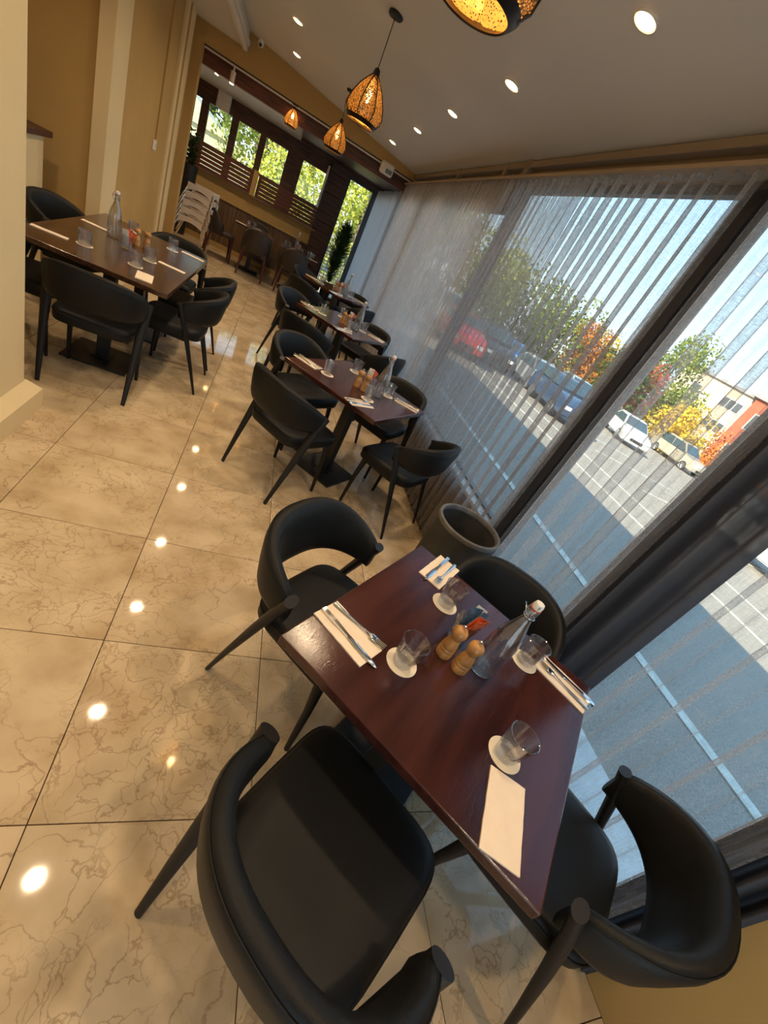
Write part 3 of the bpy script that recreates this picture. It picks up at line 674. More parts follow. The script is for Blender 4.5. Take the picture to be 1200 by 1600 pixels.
def knife():
    r = empty('knife')
    vs = []; pf = [(-.112, .006), (-.108, .0085), (-.06, .0075), (-.005, .0055), (.005, .0075), (.03, .0095), (.08, .0092), (.10, .006), (.112, .0005)]
    hs = [.0035, .0045, .0045, .003, .002, .0012, .0012, .001, .0008]
    b_ = MB(); n = len(pf)
    for (x, w), h in zip(pf, hs): b_.v += [(x, -w, .0), (x, w, .0), (x, w * .8, h * 1.6), (x, -w * .8, h * 1.6)]
    for i in range(n - 1):
        for j in range(4): b_.f.append((i * 4 + j, (i + 1) * 4 + j, (i + 1) * 4 + (j + 1) % 4, i * 4 + (j + 1) % 4))
    b_.f += [(3, 2, 1, 0), tuple((n - 1) * 4 + j for j in range(4))]
    obj('blade_and_handle', shade(b_.build('blade_and_handle', 'steel'), 50), r); return r
def fork():
    r = empty('fork'); b_ = MB()
    b_.tube([(-.098, 0, .003), (-.06, 0, .003), (.0, 0, .004), (.035, 0, .007), (.048, 0, .006)], [.0065, .006, .003, .003, .0075], 10, flat=.45)
    b_.bbox(.044, -.011, .003, .066, .011, .0065, .0012)
    for k in range(4): b_.tube([(.064, -.009 + k * .006, .005), (.080, -.009 + k * .006, .0045), (.097, -.009 + k * .006, .007)], [.0019, .0017, .0010], 6)
    obj('tines_and_handle', shade(b_.build('tines_and_handle', 'steel'), 50), r); return r
def napkin_me(L=.195, W_=.098, seed=0):
    vs = []; fs = []; nx, ny = 10, 5
    for k in range(2):
        for i in range(nx + 1):
            for j in range(ny + 1):
                z = (.0042 + .0016 * noise.noise((i * .5, j * .7, seed)) if k else 0.0)
                vs.append((-L / 2 + L * i / nx, -W_ / 2 + W_ * j / ny + .0012 * noise.noise((i * .9, seed, 3)), z))
    Q = (nx + 1) * (ny + 1); id_ = lambda k, i, j: k * Q + i * (ny + 1) + j
    for i in range(nx):
        for j in range(ny):
            fs.append((id_(1, i, j), id_(1, i + 1, j), id_(1, i + 1, j + 1), id_(1, i, j + 1))); fs.append((id_(0, i, j), id_(0, i, j + 1), id_(0, i + 1, j + 1), id_(0, i + 1, j)))
    for i in range(nx): fs += [(id_(0, i, 0), id_(0, i + 1, 0), id_(1, i + 1, 0), id_(1, i, 0)), (id_(0, i + 1, ny), id_(0, i, ny), id_(1, i, ny), id_(1, i + 1, ny))]
    for j in range(ny): fs += [(id_(0, 0, j + 1), id_(0, 0, j), id_(1, 0, j), id_(1, 0, j + 1)), (id_(0, nx, j), id_(0, nx, j + 1), id_(1, nx, j + 1), id_(1, nx, j))]
    return mesh('napkin', vs, fs, 'napkin', True)
NAP = [sharp(napkin_me(seed=s_), 50) for s_ in range(3)]
NARROW = [sharp(napkin_me(.19, .05, seed=s_), 50) for s_ in range(2)]
SACH = MB(); 
def sachet_me(m):
    b_ = MB(); n = 5
    for i in range(n):
        z = i * .029; w = .019 + (.002 if i in (0, 4) else 0); d_ = .0004 if i in (0, 4) else .0035
        b_.v += [(-w, -d_, z), (w, -d_, z), (w, d_, z), (-w, d_, z)]
    for i in range(n - 1):
        for j in range(4): b_.f.append((i * 4 + j, i * 4 + (j + 1) % 4, (i + 1) * 4 + (j + 1) % 4, (i + 1) * 4 + j))
    b_.f += [(3, 2, 1, 0), (16, 17, 18, 19)]
    return b_.build('sachet', m)
SM = {k: sachet_me(v) for k, v in dict(blue='sachblue', red='sachred', white='sachwhite').items()}
PROTO = {'bottle': None, 'mill': None, 'knife': None, 'fork': None}; MK = dict(bottle=bottle, mill=mill, knife=knife, fork=fork)
def put(kind, x, y, z, rz, label, cat, group):
    if PROTO[kind] is None: PROTO[kind] = o_ = MK[kind]()
    else: o_ = copy_tree(PROTO[kind])
    o_.location = (x, y, z); o_.rotation_euler = (0, 0, rz); return tag(o_, label, cat, group)
TZ = .7501
def put_napkin(x, y, ang, label, narrow=False, s_=0):
    o_ = obj('napkin', (NARROW if narrow else NAP)[s_ % (2 if narrow else 3)], None, (x, y, TZ), (0, 0, radians(ang))); return tag(o_, label, 'napkin', 'folded cream paper napkins')
def put_glass(x, y, label_g, label_c, me=G1, coaster=True, rz=0, dx=0, dy=0):
    z = TZ
    if coaster:
        tag(obj('coaster', CO, None, (x, y, z)), label_c, 'coaster', 'round paper coasters'); z += .0019
    tag(obj('water_glass', me, None, (x + dx, y + dy, z), (0, 0, rz)), label_g, 'glass', 'empty water glasses')
def sachet_glass(x, y, where, cols=('red', 'red', 'blue', 'blue', 'white'), me=G1):
    tag(obj('water_glass', me, None, (x, y, TZ)), 'glass of sauce sachets ' + where, 'glass', 'sachet holders')
    rnd = random.Random(int(x * 100) + 3)
    for k, c in enumerate(cols):
        yy = (k - 2) * .0075
        o_ = obj('sachet', SM[c], None, (x + .004, y + yy, TZ + .0165), (.10 * (2 - k), -.05 + .11 * ((k * 2) % 5), rnd.uniform(-.3, .3)))
        tag(o_, {'blue': 'blue sauce sachet', 'red': 'orange-red sauce sachet', 'white': 'white sugar sachet'}[c] + ', %s in its glass ' % ['front-most', 'second', 'middle', 'fourth', 'rearmost'][k] + where, 'sachet', 'sauce sachets')

# table 1 (nearest)
T1 = (.82, .66)
tn = 'on the nearest table'
table('dining_table', *T1, radians(43), .79, .79, 'wood', 'nearest square dining table, dark red-brown top, laid for four', grp='square dining tables by the curtains')
put_napkin(.452, .718, -51.5, 'cream napkin with knife and fork at the left corner ' + tn, s_=0)
put_napkin(.880, 1.074, 43.5, 'cream napkin with cutlery at the far corner %s, beside the planter' % tn, s_=1)
put_napkin(1.240, .645, -55, 'cream napkin with cutlery at the right corner %s, by the curtain' % tn, s_=2)
put_napkin(.788, .270, 56 + 180, 'bare cream napkin at the near corner %s' % tn, s_=1)
nz_ = TZ + .0062
put('knife', .450, .698, nz_, radians(-51), 'steel table knife on the left napkin ' + tn, 'knife', 'steel table knives')
put('fork', .487, .743, nz_, radians(-44), 'steel fork on the left napkin ' + tn, 'fork', 'steel forks')
put('knife', .868, 1.084, nz_, radians(44 + 180), 'steel table knife on the far-corner napkin ' + tn, 'knife', 'steel table knives')
put('fork', .897, 1.060, nz_, radians(44 + 180), 'steel fork on the far-corner napkin ' + tn, 'fork', 'steel forks')
put('knife', 1.262, .660, nz_, radians(-57 + 180), 'steel table knife on the right napkin ' + tn, 'knife', 'steel table knives')
put('fork', 1.228, .632, nz_, radians(-57 + 180), 'steel fork on the right napkin ' + tn, 'fork', 'steel forks')
for (x, y, w) in ((.609, .644, 'beside the left napkin'), (.846, .907, 'near the far corner'), (.861, .405, 'beside the bare napkin'), (1.106, .712, 'behind the bottle')):
    put_glass(x, y, 'empty faceted water glass %s %s' % (w, tn), 'round cream coaster %s %s' % (w, tn), rz=x)
put('mill', .768, .696, TZ, 0, 'light wooden pepper mill left of its twin ' + tn, 'pepper mill', 'wooden mills')
put('mill', .806, .649, TZ, 1, 'light wooden salt mill nearer the bottle ' + tn, 'salt mill', 'wooden mills')
put('bottle', .894, .662, TZ, radians(60), 'swing-top water bottle ' + tn, 'bottle', 'swing-top water bottles')
sachet_glass(.838, .762, tn)

# tables 2, 3, 4 in the window row
names = {2: 'on the second table from the camera', 3: 'on the third table by the curtains', 4: 'on the fourth, furthest table by the curtains'}
CTR = {2: (.805, 2.945), 3: (.885, 4.91), 4: (1.0, 7.12)}
table('dining_table', *CTR[2], radians(47), .80, .80, 'wood', 'second square dining table from the camera, dark glossy top', grp='square dining tables by the curtains')
table('dining_table', *CTR[3], radians(49), .78, .78, 'wood', 'third square dining table, between the second and fourth', grp='square dining tables by the curtains')
table('dining_table', *CTR[4], radians(42), .76, .76, 'wood', 'fourth and furthest square dining table along the curtains', grp='square dining tables by the curtains')
for k in (2, 3, 4):
    cx, cy = CTR[k]; w = names[k]
    put_napkin(cx - .40, cy + .06, -38, 'cream napkin with cutlery at the left corner ' + w, s_=k)
    put_napkin(cx + .39, cy - .005, -28, 'cream napkin with cutlery at the right corner ' + w, s_=k + 1)
    put_napkin(cx - .06, cy - .36, 28, 'cream napkin with cutlery at the near corner ' + w, s_=k + 2)
    for (dx, dy, a, n_) in ((-.40, .06, -38, 'left'), (.39, -.005, -28, 'right'), (-.06, -.36, 28, 'near')):
        nx_, ny_ = -sin(radians(a)), cos(radians(a))
        put('knife', cx + dx - nx_ * .022, cy + dy - ny_ * .022, nz_, radians(a), 'steel knife on the %s napkin %s' % (n_, w), 'knife', 'steel table knives')
        put('fork', cx + dx + nx_ * .022, cy + dy + ny_ * .022, nz_, radians(a), 'steel fork on the %s napkin %s' % (n_, w), 'fork', 'steel forks')
    for (dx, dy, q) in ((-.264, -.03, 'beside the left napkin'), (-.003, .307, 'near the far corner'), (.02, -.222, 'beside the near napkin'), (.228, .042, 'beside the right napkin')):
        put_glass(cx + dx, cy + dy, 'empty faceted water glass %s %s' % (q, w), 'round cream coaster %s %s' % (q, w), rz=dx)
    put('mill', cx - .038, cy - .03, TZ, 0, 'light wooden pepper mill left of its twin ' + w, 'pepper mill', 'wooden mills')
    put('mill', cx + .010, cy - .072, TZ, 1, 'light wooden salt mill nearer the bottle ' + w, 'salt mill', 'wooden mills')
    put('bottle', cx + .118, cy - .064, TZ, radians(60), 'swing-top water bottle ' + w, 'bottle', 'swing-top water bottles')
    sachet_glass(cx + .04, cy + .06, w, cols=('white', 'red', 'red', 'white', 'red'))

# chairs around the window-row tables
g1 = 'black armchairs at the nearest table'
put_chair(.51, 1.07, -45, 'black leather armchair on the far aisle side of the nearest table', g1)
put_chair(.443, .278, 40, 'black leather armchair in the foreground at the bottom of the picture, seat fully visible', g1)
put_chair(1.23, .26, 124, 'black leather armchair in the near right corner against the curtain', g1)
put_chair(1.20, .975, 229, 'black leather armchair between the nearest table and the gathered curtain', g1)
g2 = 'black armchairs at the second table'
put_chair(.365, 2.585, 40.5, 'black armchair with its back to the camera on the aisle side of the second table', g2)
put_chair(1.235, 2.53, 132, 'black leather armchair beside the curtain on the near side of the second table', g2)
put_chair(.45, 3.36, -48, 'black leather armchair on the far aisle side of the second table', g2)
put_chair(1.20, 3.33, 225, 'black leather armchair on the far curtain side of the second table', g2)
g3 = 'black armchairs at the third table'
put_chair(.50, 4.36, 52, 'black armchair with its back to the camera on the aisle side of the third table', g3)
put_chair(1.27, 4.50, 130, 'black leather armchair beside the curtain on the near side of the third table', g3)
put_chair(.43, 5.20, -38, 'black leather armchair on the far aisle side of the third table', g3)
put_chair(1.27, 5.36, 225, 'black leather armchair on the far curtain side of the third table', g3)
g4 = 'black armchairs at the fourth table'
put_chair(.55, 6.62, 48, 'black armchair with its back to the camera on the aisle side of the fourth table', g4)
put_chair(1.28, 6.72, 135, 'black leather armchair beside the curtain on the near side of the fourth table', g4)
put_chair(.62, 7.55, -42, 'black leather armchair on the far aisle side of the fourth table', g4)
put_chair(1.30, 7.50, 225, 'black leather armchair on the far curtain side of the fourth table', g4)

# left table for six
w = 'on the long left table'
table('dining_table', -.975, 4.02, 0, .86, 1.66, 'wood2', 'long dark brown table for six by the gold wall', bases=((0, -.42), (0, .42)), base_w=.42, grp='long table')
gl = 'black armchairs at the long left table'
put_chair(-.90, 3.16, 92, 'black leather armchair seen from behind at the near end of the long left table', gl)
put_chair(-.50, 3.74, 178, 'black leather armchair on the aisle side of the long left table, nearer the camera', gl)
put_chair(-.50, 4.32, 181, 'black leather armchair on the aisle side of the long left table, further from the camera', gl)
put_chair(-.85, 4.98, -95, 'black leather armchair at the far end of the long left table', gl)
put_chair(-1.47, 3.52, 2, 'black leather armchair on the wall side of the long left table, nearer the cream pillar', gl)
put_chair(-1.50, 4.42, -15, 'black leather armchair on the wall side of the long left table, below the dark ledge', gl)
put_napkin(-1.290, 3.47, 8, 'narrow cream napkin left of the nearest ribbed glass ' + w, True)
put_napkin(-1.270, 4.20, -3, 'narrow cream napkin behind the bottle ' + w, True, 1)
put_napkin(-.725, 3.37, 100, 'short cream napkin at the near edge ' + w, False, 1)
put_napkin(-.68, 3.957, -3, 'narrow cream napkin on the aisle side %s, middle place' % w, True)
put_napkin(-.66, 4.718, -3, 'narrow cream napkin at the far aisle corner ' + w, True, 1)
for (x, y, q) in ((-1.121, 3.527, 'near the left napkin'), (-.830, 3.56, 'beside the short near napkin'), (-.815, 3.867, 'beside the middle aisle napkin'), (-.810, 4.60, 'beside the far aisle napkin'), (-1.10, 4.50, 'behind the mills')):
    put_glass(x, y, 'ribbed straight water glass %s %s' % (q, w), 'round cream coaster %s %s' % (q, w), me=G2)
put('mill', -.985, 4.17, TZ, 0, 'light wooden pepper mill left of its twin ' + w, 'pepper mill', 'wooden mills')
put('mill', -.925, 4.21, TZ, 1, 'light wooden salt mill nearer the aisle ' + w, 'salt mill', 'wooden mills')
put('bottle', -1.125, 4.10, TZ, radians(30), 'swing-top water bottle ' + w, 'bottle', 'swing-top water bottles')
sachet_glass(-.995, 3.93, w, cols=('white', 'red', 'red', 'red', 'white'), me=G2)

# ------------------------------------------------------------------ planter
ptr = tag(empty('planter', (1.375, 1.70, 0)), 'empty charcoal cylinder planter standing between the first two tables', 'planter')
obj('pot', shade(MB().lathe([(.0005, 0), (.182, 0), (.186, .006), (.190, .60), (.178, .60), (.176, .45), (.0005, .45)], 48).build('pot', 'planter'), 50), ptr)
obj('rim', shade(MB().lathe([(.176, .598), (.193, .598), (.196, .604), (.195, .622), (.190, .627), (.180, .625), (.176, .618)], 48, close=True).build('rim', 'planterrim'), 40), ptr)
obj('soil', MB().lathe([(.0005, .45), (.177, .45), (.176, .462), (.0005, .47)], 32).build('soil', 'soil'), ptr)

# ------------------------------------------------------------------ far room furniture
def brown_chair():
    r = empty('dining_chair')
    obj('seat', MB().bbox(-.22, -.20, .40, .22, .24, .475, .02).build('seat', 'brownleather', True), r)
    b_ = MB(); N_ = 17; Ms = 8
    for i in range(N_):
        t = -1 + 2 * i / (N_ - 1); a = t * pi / 2; ca = max(cos(a), 0)
        p = Vector((.245 * sin(a), -.235 * ca ** .6 + .02, 0)); nr = Vector((sin(a), -max(ca, .2), 0)).normalized()
        zt = .58 + .26 * ca ** .7; zb = .40
        for j in range(Ms):
            u = 2 * pi * j / Ms; q = p + nr * .02 * cos(u); b_.v.append((q.x, q.y, (zt + zb) / 2 + (zt - zb) / 2 * (abs(sin(u)) ** .6) * (1 if sin(u) > 0 else -1)))
    for i in range(N_ - 1):
        for j in range(Ms): b_.f.append((i * Ms + j, (i + 1) * Ms + j, (i + 1) * Ms + (j + 1) % Ms, i * Ms + (j + 1) % Ms))
    b_.f.append(tuple(range(Ms))); b_.f.append(tuple((N_ - 1) * Ms + j for j in reversed(range(Ms))))
    obj('backrest', b_.build('backrest', 'brownleather', True), r)
    for sx_ in (-1, 1):
        for sy in (-1, 1):
            obj('leg', MB().tube([(sx_ * .225, .225 if sy > 0 else -.23, 0), (sx_ * .20, .20 if sy > 0 else -.18, .41)], [.015, .022], 8).build('leg', 'brownleg'), r)
    return r
BC = brown_chair(); fb = [True]
def put_brown(x, y, ang, label):
    o_ = BC if fb[0] else copy_tree(BC); fb[0] = False
    o_.location = (x, y, 0); o_.rotation_euler = (0, 0, radians(ang - 90)); tag(o_, label, 'chair', 'brown tub chairs in the far room')
table('dining_table', -.42, 9.85, 0, .68, .74, 'wood2', 'far room dining table on the left, below the slats', base_w=.42, grp='far room tables')
table('dining_table', .42, 9.78, 0, .72, .74, 'wood2', 'far room dining table on the right, near the timber pillar', base_w=.42, grp='far room tables')
put_brown(-.335, 9.33, 92, 'brown tub chair with its back to the camera at the left far-room table')
put_brown(-1.00, 9.80, 10, 'brown tub chair sideways at the left end of the far-room tables')
put_brown(.36, 9.31, 95, 'brown tub chair with its back to the camera at the right far-room table')
put_brown(-.38, 10.42, -90, 'brown tub chair against the wainscot behind the left far-room table')
put_brown(.44, 10.40, -90, 'brown tub chair against the wainscot behind the right far-room table')
for k, (x, y, q) in enumerate([(-.56, 9.70, 'at the left far-room table, front left'), (-.46, 9.80, 'at the left far-room table, centre'), (.14, 9.60, 'at the right far-room table, front left'), (.22, 9.66, 'at the right far-room table, second from left'), (.44, 9.62, 'at the right far-room table, middle'), (.68, 9.70, 'at the right far-room table, front right'), (.62, 9.86, 'at the right far-room table, back right')]):
    put_glass(x, y, 'small clear water glass ' + q, '', coaster=False)
put('bottle', .34, 9.76, TZ, 0, 'swing-top water bottle on the right far-room table', 'bottle', 'swing-top water bottles')
put('mill', .40, 9.70, TZ, 0, 'light wooden pepper mill on the right far-room table', 'pepper mill', 'wooden mills')
put_napkin(-.68, 9.56, -2, 'narrow cream napkin at the front left of the far-room tables', True)
put_napkin(.70, 9.50, -5, 'narrow cream napkin at the front right of the far-room tables', True, 1)

# stacked white chairs
def white_chair():
    r = empty('stacking_chair')
    b_ = MB()      # shell: seat curving up into the back, opening in the back
    pf = [(.23, .455), (.22, .470), (.15, .462), (0, .452), (-.14, .455), (-.19, .475), (-.215, .53), (-.23, .66), (-.245, .80)]
    nx = 8
    for i, (y, z) in enumerate(pf):
        for j in range(nx + 1):
            u = -1 + 2 * j / nx; wdt = .215 if i < 6 else .20
            b_.v.append((u * wdt, y + (.02 * u * u if i > 5 else 0) , z + (.012 * u * u if i < 6 else 0)))
    n0 = len(b_.v)
    for v in b_.v[:]: b_.v.append((v[0], v[1] - .0, v[2] - .012) if v[2] < .5 else (v[0], v[1] - .03, v[2]))
    for i in range(len(pf) - 1):
        for j in range(nx):
            a = i * (nx + 1) + j; q = (a, a + 1, a + nx + 2, a + nx + 1); b_.f.append(q); b_.f.append(tuple(n0 + k for k in reversed(q)))
    rim_ = [j for j in range(nx + 1)] + [i * (nx + 1) + nx for i in range(1, len(pf))] + [(len(pf) - 1) * (nx + 1) + j for j in reversed(range(nx))] + [i * (nx + 1) for i in reversed(range(1, len(pf) - 1))]
    for i in range(len(rim_)):
        a, c = rim_[i], rim_[(i + 1) % len(rim_)]; b_.f.append((a, n0 + a, n0 + c, c))
    ap = MB(); n = 11          # arched aprons below the seat edge: one in front, one on each side
    def strip(f):
        k0 = len(ap.v)
        for k in range(n):
            u = -1 + 2 * k / (n - 1); drop = .062 + .055 * abs(u) ** 2.0
            (ax, ay), (bx, by) = f(u)
            ap.v += [(ax, ay, .462), (ax, ay, .458 - drop), (bx, by, .458 - drop), (bx, by, .462)]
        for k in range(n - 1):
            for j in range(4): q = k0 + k * 4; ap.f.append((q + j, q + (j + 1) % 4, q + 4 + (j + 1) % 4, q + 4 + j))
        ap.f.extend([(k0 + 3, k0 + 2, k0 + 1, k0), tuple(k0 + (n - 1) * 4 + j for j in range(4))])
    strip(lambda u: ((u * .21, .232), (u * .21, .218)))
    for sx_ in (-1, 1): strip(lambda u: ((sx_ * .222, .02 + u * .205), (sx_ * .208, .02 + u * .205)))
    obj('apron', shade(ap.build('apron', 'white_plastic'), 50), r)
    for sx_ in (-1, 1):
        obj('leg', MB().tube([(sx_ * .235, .245, 0), (sx_ * .212, .215, .44)], .0125, 10).build('leg', 'chrome', True), r)
        obj('leg', MB().tube([(sx_ * .225, -.33, 0), (sx_ * .205, -.17, .44)], .0125, 10).build('leg', 'chrome', True), r)
    return r
WC = white_chair()
for k in range(5):
    o_ = WC if k == 0 else copy_tree(WC)
    o_.location = (-1.44 + k * .016, 9.55 - k * .010, k * .128)
    o_.rotation_euler = (0, 0, radians(-96))
    tag(o_, ['bottom', 'second from bottom', 'middle', 'second from top', 'top'][k].capitalize() + ' white plastic chair of the stack by the opening, chrome legs', 'chair', 'stacked white chairs')

# tall planter with leafy plant at far left
def plant(name, x, y, label, z0, h, r0, stems, leaf, lsz, cone=False, seed=1):
    rnd = random.Random(seed); t = tag(empty(name, (x, y, 0)), label, 'plant')
    obj('pot', shade(MB().lathe([(.0005, 0), (.09, 0), (.13, z0), (.115, z0), (.11, z0 - .03), (.0005, z0 - .03)], 24).build('pot', 'blackmetal'), 50), t)
    st = MB(); lf = MB()
    for s_ in range(stems):
        a = rnd.uniform(0, 2 * pi); rr = rnd.uniform(0, r0); hh = h * rnd.uniform(.65, 1)
        if cone: hh = h
        pts = [Vector((0, 0, z0 - .04)), Vector((rr * .5 * cos(a), rr * .5 * sin(a), z0 + hh * .5)), Vector((rr * cos(a), rr * sin(a), z0 + hh))]
        if cone: pts = [Vector((0, 0, z0 - .04)), Vector((0, 0, z0 + h * .5)), Vector((0, 0, z0 + h))]
        st.tube(pts, .006, 5)
        for k in range(leaf):
            q = rnd.uniform(.05, 1) ; p = pts[0].lerp(pts[1], q * 2) if q < .5 else pts[1].lerp(pts[2], q * 2 - 1)
            an = rnd.uniform(0, 2 * pi); L = lsz * rnd.uniform(.7, 1.2)
            if cone: L = lsz * (.25 + 1.3 * sin(pi * min(1, (1 - q) * .9 + .12)))
            up = rnd.uniform(.1, .9); d = Vector((cos(an), sin(an), up)).normalized(); sd = d.cross(Vector((0, 0, 1))).normalized() * (.011 if cone else L * .28)
            lf.add([p, p + d * L * .5 + sd, p + d * L, p + d * L * .5 - sd], [(0, 1, 2, 3)])
    tag(obj('stem', st.build('stem', 'bark'), t)); tag(obj('foliage', lf.build('foliage', 'lf_plant'), t), kind='stuff')
plant('potted_plant', -1.78, 10.42, 'leafy green plant in a tall black pot before the far-left window', 1.16, .52, .15, 12, 16, .11, seed=3)
plant('potted_conifer', 1.19, 10.25, 'dark green conical potted plant before the far glass door', .42, 1.10, .1, 1, 1700, .22, cone=True, seed=4)

# ------------------------------------------------------------------ outdoors
def gz(x): return -.35 - .04 * (min(x, 60) - 2) if x > 2 else -.35
gv = []; gxs = [1.85, 2.0, 60, 200]
gr = MB()
for x in gxs: gr.v += [(x, -60, gz(x)), (x, 160, gz(x)), (x, -60, gz(x) - .3), (x, 160, gz(x) - .3)]
for i in range(3):
    a = i * 4; gr.f += [(a, a + 4, a + 5, a + 1), (a + 2, a + 3, a + 7, a + 6)]
gr.f += [(0, 1, 3, 2), (12, 14, 15, 13)]
struct('car_park_ground', gr.build('car_park_ground', 'asphalt'))
tag(box_obj('yard_ground', -40, 11.0, -.45, 1.85, 160, -.35, 'asphalt'), kind='structure')
fp = tag(box_obj('footpath', 1.81, -3, -.40, 2.35, 12, -.06, 'path'), kind='structure')
def stripe(x0, y0, x1, y1, w, label):
    d = Vector((x1 - x0, y1 - y0, 0)); n = Vector((-d.y, d.x, 0)).normalized() * w / 2; k = max(1, int(d.length / 2)); b_ = MB()
    for i in range(k + 1):
        p = Vector((x0, y0, 0)) + d * i / k
        for s_ in (1, -1): q = p + n * s_; b_.v += [(q.x, q.y, gz(q.x) + .004), (q.x, q.y, gz(q.x) + .012)]
    for i in range(k):
        a = i * 4; b_.f += [(a + 1, a + 3, a + 7, a + 5), (a, a + 1, a + 5, a + 4), (a + 2, a + 6, a + 7, a + 3)]
    tag(obj('painted_line', b_.build('painted_line', 'line')), label, 'painted line', 'painted car park lines')
stripe(4.33, -6, 4.33, 30, .14, 'long white painted line on the shaded asphalt, parallel to the window')
for k, x in enumerate((8.6, 10.3)): stripe(x, -6, x, 24, .08, ['nearer', 'further'][k] + ' long painted line on the sunlit asphalt')
for k in range(7): stripe(12.2, 1.5 + k * 2.6, 17.0, 1.5 + k * 2.6, .08, 'short painted bay line, %s counted from the right end of the car park' % ord_[k])
WHEEL = None
def car(x, y, heading, colour, label, kind='sedan', L=4.5, h=1.45):
    """heading: degrees, direction of the bonnet"""
    m = 'paint_' + colour[0]
    if m not in M: M[m] = mat(m, colour[1], .25, .04, 2, coat=.6, coat_r=.05)
    t = tag(empty('car', (x, y, gz(x)), radians(heading)), label, 'car', 'parked cars'); hw_ = .86
    if kind == 'suv':
        lo = [(-L / 2, .45), (-L / 2 + .02, .95), (-L / 2 + .1, 1.05), (L / 2 - 1.25, 1.08), (L / 2 - .25, .92), (L / 2, .72), (L / 2, .32), (-L / 2, .32)]
        up = [(-L / 2 + .08, 1.05), (-L / 2 + .38, h - .06), (-L / 2 + .8, h), (L / 2 - 2.1, h), (L / 2 - 1.25, 1.07)]
    else:
        lo = [(-L / 2, .45), (-L / 2 + .03, .85), (-L / 2 + .5, .93), (L / 2 - 1.3, .93), (L / 2 - .25, .75), (L / 2, .58), (L / 2, .28), (-L / 2, .28)]
        up = [(-L / 2 + .35, .92), (-L / 2 + .95, h - .06), (-L / 2 + 1.4, h), (L / 2 - 2.1, h - .02), (L / 2 - 1.2, .92)]
    def ext(pts, w0, w1=None):
        w1 = w1 or w0; b_ = MB(); n = len(pts); zz = [p[1] for p in pts]; z0, z1 = min(zz), max(zz)
        for s_ in (-1, 1):
            for px, pz in pts: b_.v.append((px, s_ * (w0 + (w1 - w0) * (pz - z0) / (z1 - z0)), pz))
        b_.f.append(tuple(range(n))); b_.f.append(tuple(n + j for j in reversed(range(n))))
        for j in range(n): b_.f.append((j, n + j, n + (j + 1) % n, (j + 1) % n))
        me = b_.build('body', m); bm = bmesh.new(); bm.from_mesh(me); bmesh.ops.recalc_face_normals(bm, faces=bm.faces)
        bmesh.ops.bevel(bm, geom=[e for e in bm.edges], offset=.05, segments=2, affect='EDGES'); bm.to_mesh(me); bm.free(); return shade(me, 35)
    body = obj('body', ext(lo, hw_), t)
    obj('cabin', ext(up, .78, .62), t)
    g = MB()
    zc = min(p[1] for p in up); cxp = [up[0][0], up[1][0], up[2][0], up[3][0], up[4][0]]
    for s_ in (-1, 1):   # side windows
        y0, y1 = s_ * .787, s_ * .655
        xa, xb = up[0][0] + .38, up[4][0] - .18; xc_, xd = up[1][0] + .22, up[3][0] + .02
        xm = (xc_ + xd) / 2
        for (a0, a1, c0, c1) in ((xa, (xa + xb) / 2 - .03, xc_, xm - .03), ((xa + xb) / 2 + .03, xb, xm + .03, xd)):
            vs = [(a0, y0, zc + .06), (a1, y0, zc + .06), (c1, y1, h - .10), (c0, y1, h - .10)]
            vs2 = [(a, b2 * 1.02, c) for a, b2, c in vs]; g.add(vs + vs2, [(0, 1, 2, 3), (7, 6, 5, 4), (0, 4, 5, 1), (1, 5, 6, 2), (2, 6, 7, 3), (3, 7, 4, 0)])
    obj('side_window', g.build('side_window', 'carglass'), t)
    def quad(p0, p1, w0, w1, off):
        b_ = MB(); b_.add([(p0[0], -w0, p0[1]), (p0[0], w0, p0[1]), (p1[0], w1, p1[1]), (p1[0], -w1, p1[1]), (p0[0] + off[0], -w0, p0[1] + off[1]), (p0[0] + off[0], w0, p0[1] + off[1]), (p1[0] + off[0], w1, p1[1] + off[1]), (p1[0] + off[0], -w1, p1[1] + off[1])], [(0, 3, 2, 1), (4, 5, 6, 7), (0, 1, 5, 4), (1, 2, 6, 5), (2, 3, 7, 6), (3, 0, 4, 7)]); return b_
    L_ = lambda a, c, q: (a[0] + (c[0] - a[0]) * q, a[1] + (c[1] - a[1]) * q)
    obj('windscreen', quad(L_(up[4], up[3], .12), L_(up[4], up[3], .9), .68, .58, (.02, .02)).build('windscreen', 'carglass'), t)
    obj('rear_window', quad(L_(up[0], up[1], .15), L_(up[0], up[1], .95), .66, .56, (-.02, .02)).build('rear_window', 'carglass'), t)
    for s_ in (-1, 1):
        for wx in (-L / 2 + .85, L / 2 - .85):
            wh = obj('wheel', shade(MB().tube([(wx, s_ * .69, .33), (wx, s_ * .885, .33)], .33, 20).build('wheel', 'tyre')), t)
            rb_ = MB().tube([(wx, s_ * .88, .33), (wx, s_ * .895, .33)], .07, 10)
            for k in range(6): a = k * pi / 3; rb_.tube([(wx, s_ * .89, .33), (wx + .21 * cos(a), s_ * .89, .33 + .21 * sin(a))], .028, 5)
            rb_.tube([(wx + .22 * cos(a), s_ * .888, .33 + .22 * sin(a)) for a in [2 * pi * k / 18 for k in range(19)]], .018, 5)
            obj('rim', rb_.build('rim', 'rim'), wh)
        obj('head_lamp', MB().bbox(L / 2 - .14, s_ * .60 - .16, .58, L / 2 + .01, s_ * .60 + .16, .72, .02).build('head_lamp', 'headlamp'), t)
        obj('tail_lamp', MB().bbox(-L / 2 - .01, s_ * .66 - .14, .68, -L / 2 + .10, s_ * .66 + .14, .84, .02).build('tail_lamp', 'tail'), t)
    obj('grille', MB().box(L / 2 - .02, -.38, .40, L / 2 + .015, .38, .56).build('grille', 'tyre'), t)
